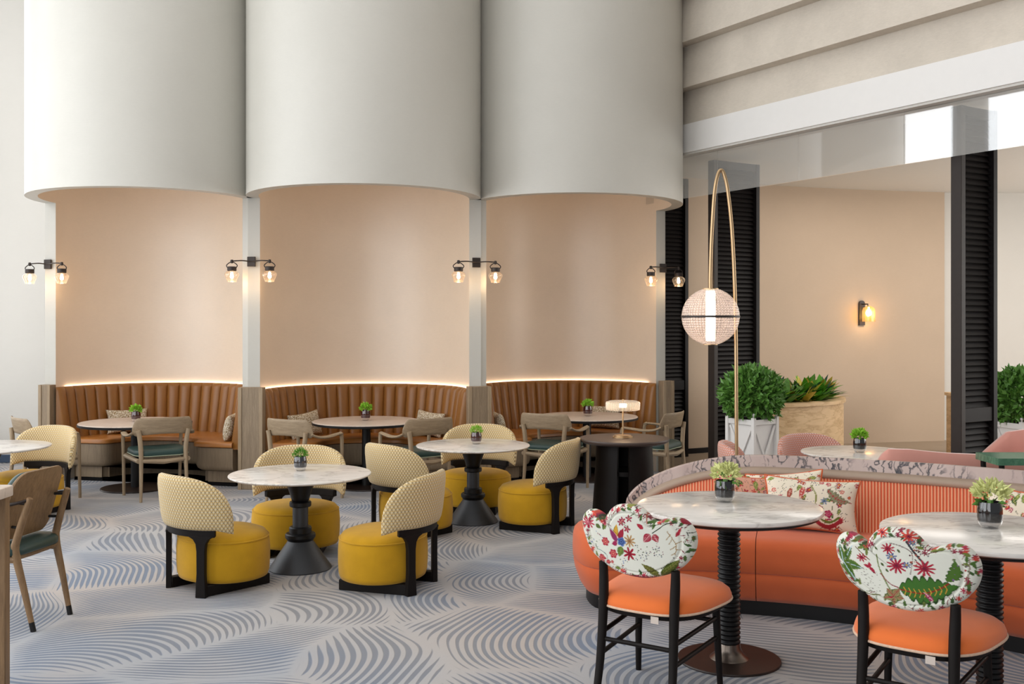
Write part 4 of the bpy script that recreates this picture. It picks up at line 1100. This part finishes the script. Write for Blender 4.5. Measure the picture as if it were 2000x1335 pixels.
R1 = ribbed_table('round marble table on black ribbed column in front of the curved sofa', 1.066, 5.03, 0.45)
copy_thing(R1, 'round marble table on black ribbed column, cut by the right edge', (2.062, 4.42, 0))
vase('black glass vase with pale flowers on the marble table before the sofa cushions', 1.068, 5.14, 0.758, 1.02, 'vase_smoke', 'petal_lemon', 'flower', 7)
vase('black glass vase with pale flowers on the marble table at the right edge', 2.095, 4.49, 0.758, 1.08, 'vase_smoke', 'petal_lemon', 'flower', 8)

# ------------------------------------------------------------------ curved orange sofa
SCX, SCY = 0.70, 3.30
RF, RB = 2.46, 3.05
TH0, TH1 = math.radians(-5.7), math.radians(80)
def sp(R, th, z): return (SCX+R*math.sin(th), SCY+R*math.cos(th), z)
sofa = thing('curved_sofa', 'curved orange banquette sofa with striped back and pink marble ledge', 'sofa', (0, 0, 0))
def seat_loop(off, z, ta, tb, endcap):
    rf = RF+off; L = []
    n = max(6, int((tb-ta)/math.radians(1.2)))
    for k in range(n+1): L.append(sp(RB, tb+(ta-tb)*k/n, z))
    if endcap:
        rm, hw = (rf+RB)/2, (RB-rf)/2
        for k in range(1, 14):
            ph = PI/2-PI*k/14
            L.append(sp(rm+hw*sgnpow(math.sin(ph), 0.8), ta-(0.20-off*0.6)*sgnpow(math.cos(ph), 0.8)/rm, z))
    for k in range(n+1): L.append(sp(rf, ta+(tb-ta)*k/n, z))
    return L
cuts = [TH0+math.radians(3.0), math.radians(15.3), math.radians(36), math.radians(57), TH1]
for k in range(4):
    ta, tb = cuts[k]+(0.0008 if k else 0), cuts[k+1]-0.0008; ec = (k == 0)
    prof = [(0.012, 0.262), (0.0, 0.272), (-0.004, 0.33), (0.0, 0.395), (0.014, 0.428), (0.045, 0.445), (0.10, 0.450)]
    MB().levels([seat_loop(o, z, ta, tb, ec) for o, z in prof]).build('seat_cushion', 'fabric_sofa', sofa, angle=50)
    prof = [(0.105, 0.088), (0.07, 0.12), (0.022, 0.20), (0.006, 0.25), (0.012, 0.2615)]
    MB().levels([seat_loop(o, z, ta, tb, ec) for o, z in prof]).build('front_panel', 'fabric_sofa', sofa, angle=50)
MB().levels([seat_loop(0.14, 0.0, cuts[0], TH1, True), seat_loop(0.14, 0.09, cuts[0], TH1, True)]).build('kick_base', 'black_metal', sofa)
ZS, ZM = 0.50, 0.822
TB0 = math.radians(0.6)
def hz(th):
    s = max(0.0, (th-TB0)*3.3); return ZS+(ZM-ZS)*(1-(1-min(1, s/0.9))**2)**0.6
ths = [TB0+(TH1-TB0)*(k/110)**1.4 for k in range(111)]
def sweep(fn, name, mat, uvfn=None, bevel=0.0):
    return MB().levels([fn(th) for th in ths]).build(name, mat, sofa, bevel, 2, 50, uvfn=uvfn)
def uvs(px, py, z): return (math.atan2(px-SCX, py-SCY)*3.1, z)
def uvst(px, py, z): return (math.atan2(px, py)*6.2, z)
sweep(lambda th: [sp(3.27, th, 0.06), sp(3.27, th, hz(th)-0.006), sp(3.276, th, hz(th)), sp(3.312, th, hz(th)), sp(3.318, th, hz(th)-0.006), sp(3.318, th, 0.06)], 'marble_ledge', 'marble_pink', uvs)
sweep(lambda th: [sp(3.27, th, hz(th)-0.125)]+[sp(3.205-0.035*math.cos(a), th, hz(th)-0.096+0.026*math.sin(a)) for a in np.linspace(-PI/2, PI/2, 7)]+[sp(3.27, th, hz(th)-0.070)], 'top_rail', 'taupe_leather')
def backsec(th):
    zt = max(0.46, hz(th)-0.108); P = [sp(3.26, th, 0.40), sp(2.90, th, 0.40)]
    for k in range(9):
        u = k/8; P.append(sp(2.905+0.265*u-0.035*math.sin(PI*u), th, 0.435+(zt-0.012-0.435)*u))
    P += [sp(3.19, th, zt), sp(3.26, th, zt)]
    return P
sweep(backsec, 'striped_back', 'fabric_stripe', uvst)

def print_pillow(w, h, d, seed, hero=None, base='e8dcc6'):
    me = merge(pillow_mesh(w, h, d, 'printed_cushion', 'fabric_print', n=(110, 76)))
    co = np.empty(len(me.vertices)*3); me.vertices.foreach_get('co', co); co = co.reshape(-1, 3)
    P = Paint(co[:, 0].copy(), co[:, 2].copy()-h/2, base, seed)
    P.scatter(-w/2, w/2, -h/2, h/2, 120, 1.0)
    if hero: hero(P)
    set_print(me, P.c)
    return me
def hero_front(P):
    P.leaf(0.09, 0.085, 0.225, 0.02, 0.05, '8a8a6a', 'a8303a', '4f5a3a', 0.6, 8, -0.15)
    P.stem([(0.05, -0.02), (0.03, -0.09), (0.10, -0.125), (0.17, -0.09)], 0.011, '9c2a33'); P.stem([(0.07, -0.03), (0.055, -0.08), (0.11, -0.10), (0.16, -0.07)], 0.006, '66702f')
    P.rose(0.10, -0.055, 0.022, '9c2248', 'c8647a'); P.spiky(0.075, 0.015, 0.022, '6f7f95', 7, '3f4f70')
    P.stem([(0.0, 0.10), (0.03, 0.04), (0.02, -0.04)], 0.004, '8a8a4a')
    P.leaf(-0.11, 0.08, -0.13, 0.0, 0.03, 'a34a3a', 'd8b0a0', '6a5a3a'); P.leaf(-0.04, 0.09, -0.06, 0.02, 0.03, 'c0504a', 'e8c0b0')
def cushion(label, me, x, y, z, rz, tilt, roll=0.0, pipe=None):
    o = link('printed_cushion', me, None, (x, y, z)); o.rotation_euler = (-tilt, roll, rz)
    tag(o, label, 'cushion', 'botanical print cushions')
    w, h = pipe
    pts = []
    for k in range(97):
        u = (k % 96)/24.0; e = int(u); f = 2*(u-e)-1
        a, b = [(f, -1), (1, f), (-f, 1), (-1, -f)][e % 4]
        pin = 1-0.10*(1-abs(b)**2)*abs(a)**3; pin2 = 1-0.12*(1-abs(a)**2)*abs(b)**3
        pts.append((a*w/2*pin, 0, h/2+b*h/2*pin2))
    MB().tube(pts, 0.006, 6).build('piping', 'fabric_sofa', o)
    return o
CW, CHT = 0.54, 0.31
def sofa_spot(px, R):
    best = min(np.linspace(0, 1.35, 600), key=lambda th: abs(1000+2000*(SCX+R*math.sin(th))/(SCY+R*math.cos(th))-px)); return best
th = sofa_spot(1583, 2.82); x, y, z = sp(2.80, th, 0.452)
cushion('large botanical print cushion standing foremost on the orange sofa', print_pillow(CW, CHT, 0.15, 3, hero_front), x, y, z, -th+0.05, 0.32, 0.03, (CW, CHT))
th = sofa_spot(1535, 2.95); x, y, z = sp(2.93, th, 0.452)
cushion('botanical print cushion tucked behind the large one on the sofa', print_pillow(0.46, 0.33, 0.12, 11), x, y, z, -th-0.08, 0.42, -0.12, (0.46, 0.33))
th = sofa_spot(1452, 2.9); x, y, z = sp(2.9, th, 0.452)
me = print_pillow(0.34, 0.30, 0.12, 21, None, 'd99f86')
cushion('reddish botanical cushion behind the pale flower vase', me, x, y, z, -th+0.1, 0.35, 0.1, (0.34, 0.30))
th = sofa_spot(2012, 2.8); x, y, z = sp(2.8, th, 0.452)
cushion('botanical print cushion at the right edge of the sofa', print_pillow(0.5, 0.34, 0.14, 33), x, y, z, -th, 0.3, 0.0, (0.5, 0.34))

# ================================================================== BEHIND THE SOFA
# swooping pink sofa
t = thing('pink_sofa', 'pink velvet sofa with low swooping back', 'sofa', (0, 0, 0))
PP = spline([(2.545, 7.10, 0), (2.60, 7.045, 0), (2.78, 7.03, 0), (3.15, 7.06, 0), (3.65, 7.16, 0), (4.12, 7.36, 0), (4.36, 7.68, 0), (4.25, 7.98, 0), (3.95, 8.10, 0), (3.6, 8.06, 0)], 9)
n = len(PP); loops = []
for i, p in enumerate(PP):
    u = i/(n-1); tg = (PP[min(i+1, n-1)]-PP[max(i-1, 0)]).normalized(); nr = Vector((tg.y, -tg.x, 0))
    hh = [0.70, 0.795, 0.795, 0.765, 0.745, 0.75, 0.79, 0.83, 0.85, 0.80, 0.5]; k10 = min(9, int(u*10)); zt = hh[k10]+(hh[k10+1]-hh[k10])*(u*10-k10)
    L = []
    for g in range(14):
        a = 2*PI*g/14; zc = (zt+0.08)/2+sgnpow(math.sin(a), 0.5)*(zt-0.08)/2; o = 0.055*sgnpow(math.cos(a), 0.6)
        L.append((p.x+nr.x*o, p.y+nr.y*o, zc))
    loops.append(L)
MB().levels(loops).build('back_shell', 'velvet_pink', t, angle=60)
MB().levels([[(x, y, z) for x, y in rrect(1.12, 0.60, 0.2, 6, 3.68, 7.62)] for z in (0.08, 0.36)]+[[(x, y, 0.40) for x, y in rrect(1.06, 0.54, 0.18, 6, 3.68, 7.62)]]).build('seat', 'velvet_pink', t, angle=50)
for x, y in ((2.75, 7.04), (4.1, 7.45), (3.3, 7.8), (4.1, 7.8)): MB().lathe([(0.018, 0), (0.022, 0.085)], 12, (x, y, 0.004)).build('leg', 'dark_wood', t)
# green marble table
t = thing('green_table', 'green marble topped table at the right edge behind the sofa', 'table', (3.56, 6.78, 0))
MB().prism(rrect(0.84, 0.33, 0.01, 2), 0.735, 0.78).build('tabletop', 'marble_green', t)
for sx in (-1, 1):
    for sy in (-1, 1): MB().tube([(sx*0.36, sy*0.12, 0.0), (sx*0.38, sy*0.13, 0.736)], 0.018, 10).build('leg', 'dark_wood', t)

# planters
def bush(n, r, seed, lw=0.022, ll=0.075): return leafy(n, r, r*0.92, lw, ll, seed, 0.15, cmin=-0.85, jit=1.1)
def box_planter(label, x, y, rz, h=0.77, w=0.32, br=0.285, seed=5):
    t = thing('box_planter', label, 'planter', (x, y, 0.004), rz, 'white box planters with round shrubs')
    MB().box((0, 0, h/2), (w-0.03, w-0.03, h-0.06)).build('body', 'paint_white', t)
    for sx in (-1, 1):
        for sy in (-1, 1):
            p = MB().box((sx*w/2, sy*w/2, h/2), (0.036, 0.036, h)).build('corner_post', 'paint_white', t, 0.003, 1)
            MB().lathe([(0.008, h), (0.008, h+0.010), (0.016, h+0.022), (0.014, h+0.036), (0.0001, h+0.042)], 12, (sx*w/2, sy*w/2, 0)).build('finial', 'paint_white', p)
    for k in range(4):
        R = Matrix.Rotation(k*PI/2, 3, 'Z')
        for z in (0.07, h-0.045): MB().box(R @ Vector((0, -w/2, z)), (w-0.03, 0.022, 0.05), k*PI/2).build('rail', 'paint_white', t, 0.002, 1)
        for s in (-1, 1):
            a = math.atan2(h-0.17, w-0.04)*s
            m = R @ Matrix.Rotation(-a, 3, 'Y')
            MB().box(R @ Vector((0, -w/2+0.004-0.004*s, h/2+0.01)), (math.hypot(h-0.19, w-0.06), 0.012, 0.022), mat=m).build('brace', 'paint_white', t)
    MB().lathe([(0.0001, h-0.05), (w*0.42, h-0.05), (w*0.3, h-0.02), (0.0001, h-0.015)], 16).build('soil', 'soil', t)
    MB().tube([(0, 0, h-0.04), (0.01, 0, h+0.2)], 0.015, 8).build('trunk', 'oak_leg', t)
    f = bush(2300, br, seed).build('foliage', 'leaf_dark', t, loc=(-0.0, 0, h+0.20)); f['kind'] = 'stuff'
    return t
box_planter('white lattice box planter with a round shrub behind the pink chairs', 2.285, 9.75, 0.62)
box_planter('white box planter with a round shrub at the far right edge', 4.66, 9.35, 0.3, seed=8)
# curved travertine planter
t = thing('travertine_planter', 'curved travertine planter filled with mixed foliage', 'planter', (2.72, 12.42, 0.004))
arc = [(1.24*math.cos(a), 1.24*math.sin(a)) for a in np.linspace(math.radians(-96), math.radians(2), 40)]
inn = [(1.12*math.cos(a), 1.12*math.sin(a)) for a in np.linspace(math.radians(2), math.radians(-96), 40)]
MB().prism(arc+inn, 0.0, 0.735).build('shell', 'travertine', t, angle=30)
cap = [(1.265*math.cos(a), 1.265*math.sin(a)) for a in np.linspace(math.radians(-97), math.radians(3), 40)]+[(1.10*math.cos(a), 1.10*math.sin(a)) for a in np.linspace(math.radians(3), math.radians(-97), 40)]
MB().prism(cap, 0.735, 0.772).build('coping', 'travertine', t, angle=30)
inn2 = [(0.0, 0.0)]+[(1.11*math.cos(a), 1.11*math.sin(a)) for a in np.linspace(math.radians(-95), math.radians(1), 30)]
MB().prism(inn2, 0.62, 0.70).build('soil', 'soil', t)
rnd = random.Random(4)
for k in range(42):
    a = math.radians(rnd.uniform(-84, -8)); r = rnd.uniform(0.70, 1.02)
    mt = rnd.choice(['leaf_yellow', 'leaf_dark', 'leaf_moss', 'leaf_teal', 'leaf_yellow', 'leaf_lime'])
    mb = MB(); nl = rnd.randint(9, 14)
    for j in range(nl):
        an = rnd.uniform(0, 2*PI); el = rnd.uniform(0.5, 1.3); L = rnd.uniform(0.28, 0.50); w = rnd.uniform(0.018, 0.055)
        d = Vector((math.cos(an)*math.cos(el), math.sin(an)*math.cos(el), math.sin(el))); sd = d.cross(Vector((0, 0, 1))).normalized()
        def cp(u): return d*(L*u) + Vector((0, 0, -0.10*u*u))
        nn = 5; vs = []
        for q in range(nn+1):
            u = q/nn; ww = w*math.sin(PI*min(1, u*0.92+0.08))**0.8; c = cp(u)
            vs += [c+sd*ww+Vector((0, 0, ww*0.3)), c, c-sd*ww+Vector((0, 0, ww*0.3))]
        fs = []
        for q in range(nn):
            o = q*3; fs += [(o, o+1, o+4, o+3), (o+1, o+2, o+5, o+4)]
        mb.add(vs, fs)
    mb.build('leaf_clump', mt, t, loc=(r*math.cos(a), r*math.sin(a), 0.70), angle=60)
t = thing('travertine_pedestal', 'narrow travertine planter end beside the right louvred screen', 'planter', (5.80, 12.7, 0.004))
MB().prism([(x, y) for x, y in rrect(0.5, 0.9, 0.08, 5)], 0, 0.735).build('shell', 'travertine', t)
MB().prism([(x, y) for x, y in rrect(0.54, 0.94, 0.09, 5)], 0.735, 0.772).build('coping', 'travertine', t)

# ================================================================== LEFT FOREGROUND
t = thing('padded_chair', 'walnut chair with green leather pad at the lower left edge', 'chair', (-2.80, 5.70, 0), yaw(-0.985, 0.17))
for sx in (-1, 1):
    P = spline([(sx*0.165, -0.265, 0.0), (sx*0.172, -0.215, 0.22), (sx*0.178, -0.168, 0.42), (sx*0.178, -0.178, 0.50), (sx*0.170, -0.235, 0.68), (sx*0.168, -0.248, 0.715)], 6)
    lg = MB().tube(P, [0.013+0.009*min(1, i/12)-0.006*max(0, (i-14)/16) for i in range(len(P))], 14).build('leg', 'walnut_chair', t, angle=60)
    MB().tube([(sx*0.165, -0.2655, 0.0), (sx*0.1665, -0.254, 0.05)], 0.0148, 14).build('foot_cap', 'black_metal', lg)
    MB().tube([(sx*0.20, 0.235, 0.0), (sx*0.195, 0.205, 0.41)], [0.013, 0.02], 14).build('leg', 'walnut_chair', t, angle=60)
    MB().tube([(sx*0.178, -0.172, 0.385), (sx*0.195, 0.205, 0.385)], 0.021, 8).build('side_rail', 'walnut_chair', t)
    MB().tube(spline([(sx*0.165, -0.242, 0.705), (sx*0.22, -0.18, 0.69), (sx*0.24, 0.0, 0.66), (sx*0.235, 0.10, 0.655)], 6), 0.009, 8).build('arm_rod', 'bronze_base', t, angle=60)
    for z, yy in ((0.555, -0.190), (0.685, -0.225)): MB().tube([(sx*0.172, yy-0.002, z), (sx*0.160, yy+0.055, z)], 0.008, 8).build('bracket', 'black_metal', t)
MB().tube([(-0.178, -0.170, 0.40), (0, -0.15, 0.39), (0.178, -0.170, 0.40)], 0.021, 8).build('back_rail', 'walnut_chair', t)
MB().tube([(-0.195, 0.205, 0.39), (0.195, 0.205, 0.39)], 0.02, 8).build('front_rail', 'walnut_chair', t)
def plate(th, k, dy):
    L0 = []
    for (x, z) in rrect(0.43*k, 0.37*k, 0.09*k, 7):
        L0.append((x, -0.160+dy+0.55*x*x-(z+0.0)*0.30, 0.665+z))
    return L0
MB().levels([plate(0, 0.99, -0.012), plate(0, 1.0, -0.006), plate(0, 1.0, 0.004), plate(0, 0.985, 0.008)]).build('back_shell', 'walnut_chair', t, angle=50)
MB().levels([plate(0, 0.97, 0.008), plate(0, 0.985, 0.02), plate(0, 0.96, 0.04), plate(0, 0.8, 0.05), plate(0, 0.3, 0.052)]).build('back_pad', 'leather_green', t, angle=60)
def pad2(k, z): return [(x*k, y*k+0.02, z) for x, y in rrect(0.45, 0.44, 0.10, 6)]
MB().levels([pad2(0.97, 0.405), pad2(1, 0.415), pad2(1, 0.44), pad2(0.94, 0.458), pad2(0.6, 0.468), pad2(0.1, 0.47)]).build('seat_pad', 'leather_green', t, angle=60)

t = thing('console_table', 'tall stone topped console cut by the left edge', 'table', (-2.62, 4.25, 0))
MB().prism(rrect(0.80, 0.66, 0.03, 5), 0.885, 0.932).build('tabletop', 'stone_pale', t, 0.006, 2)
for sx in (-1, 1):
    for sy in (-1, 1): MB().box((sx*0.362, sy*0.29, 0.4425), (0.045, 0.045, 0.885)).build('leg', 'walnut_chair', t, 0.004, 1)
for sy in (-1, 1): MB().box((0, sy*0.29, 0.85), (0.68, 0.03, 0.07)).build('apron', 'walnut_chair', t, 0.003, 1)
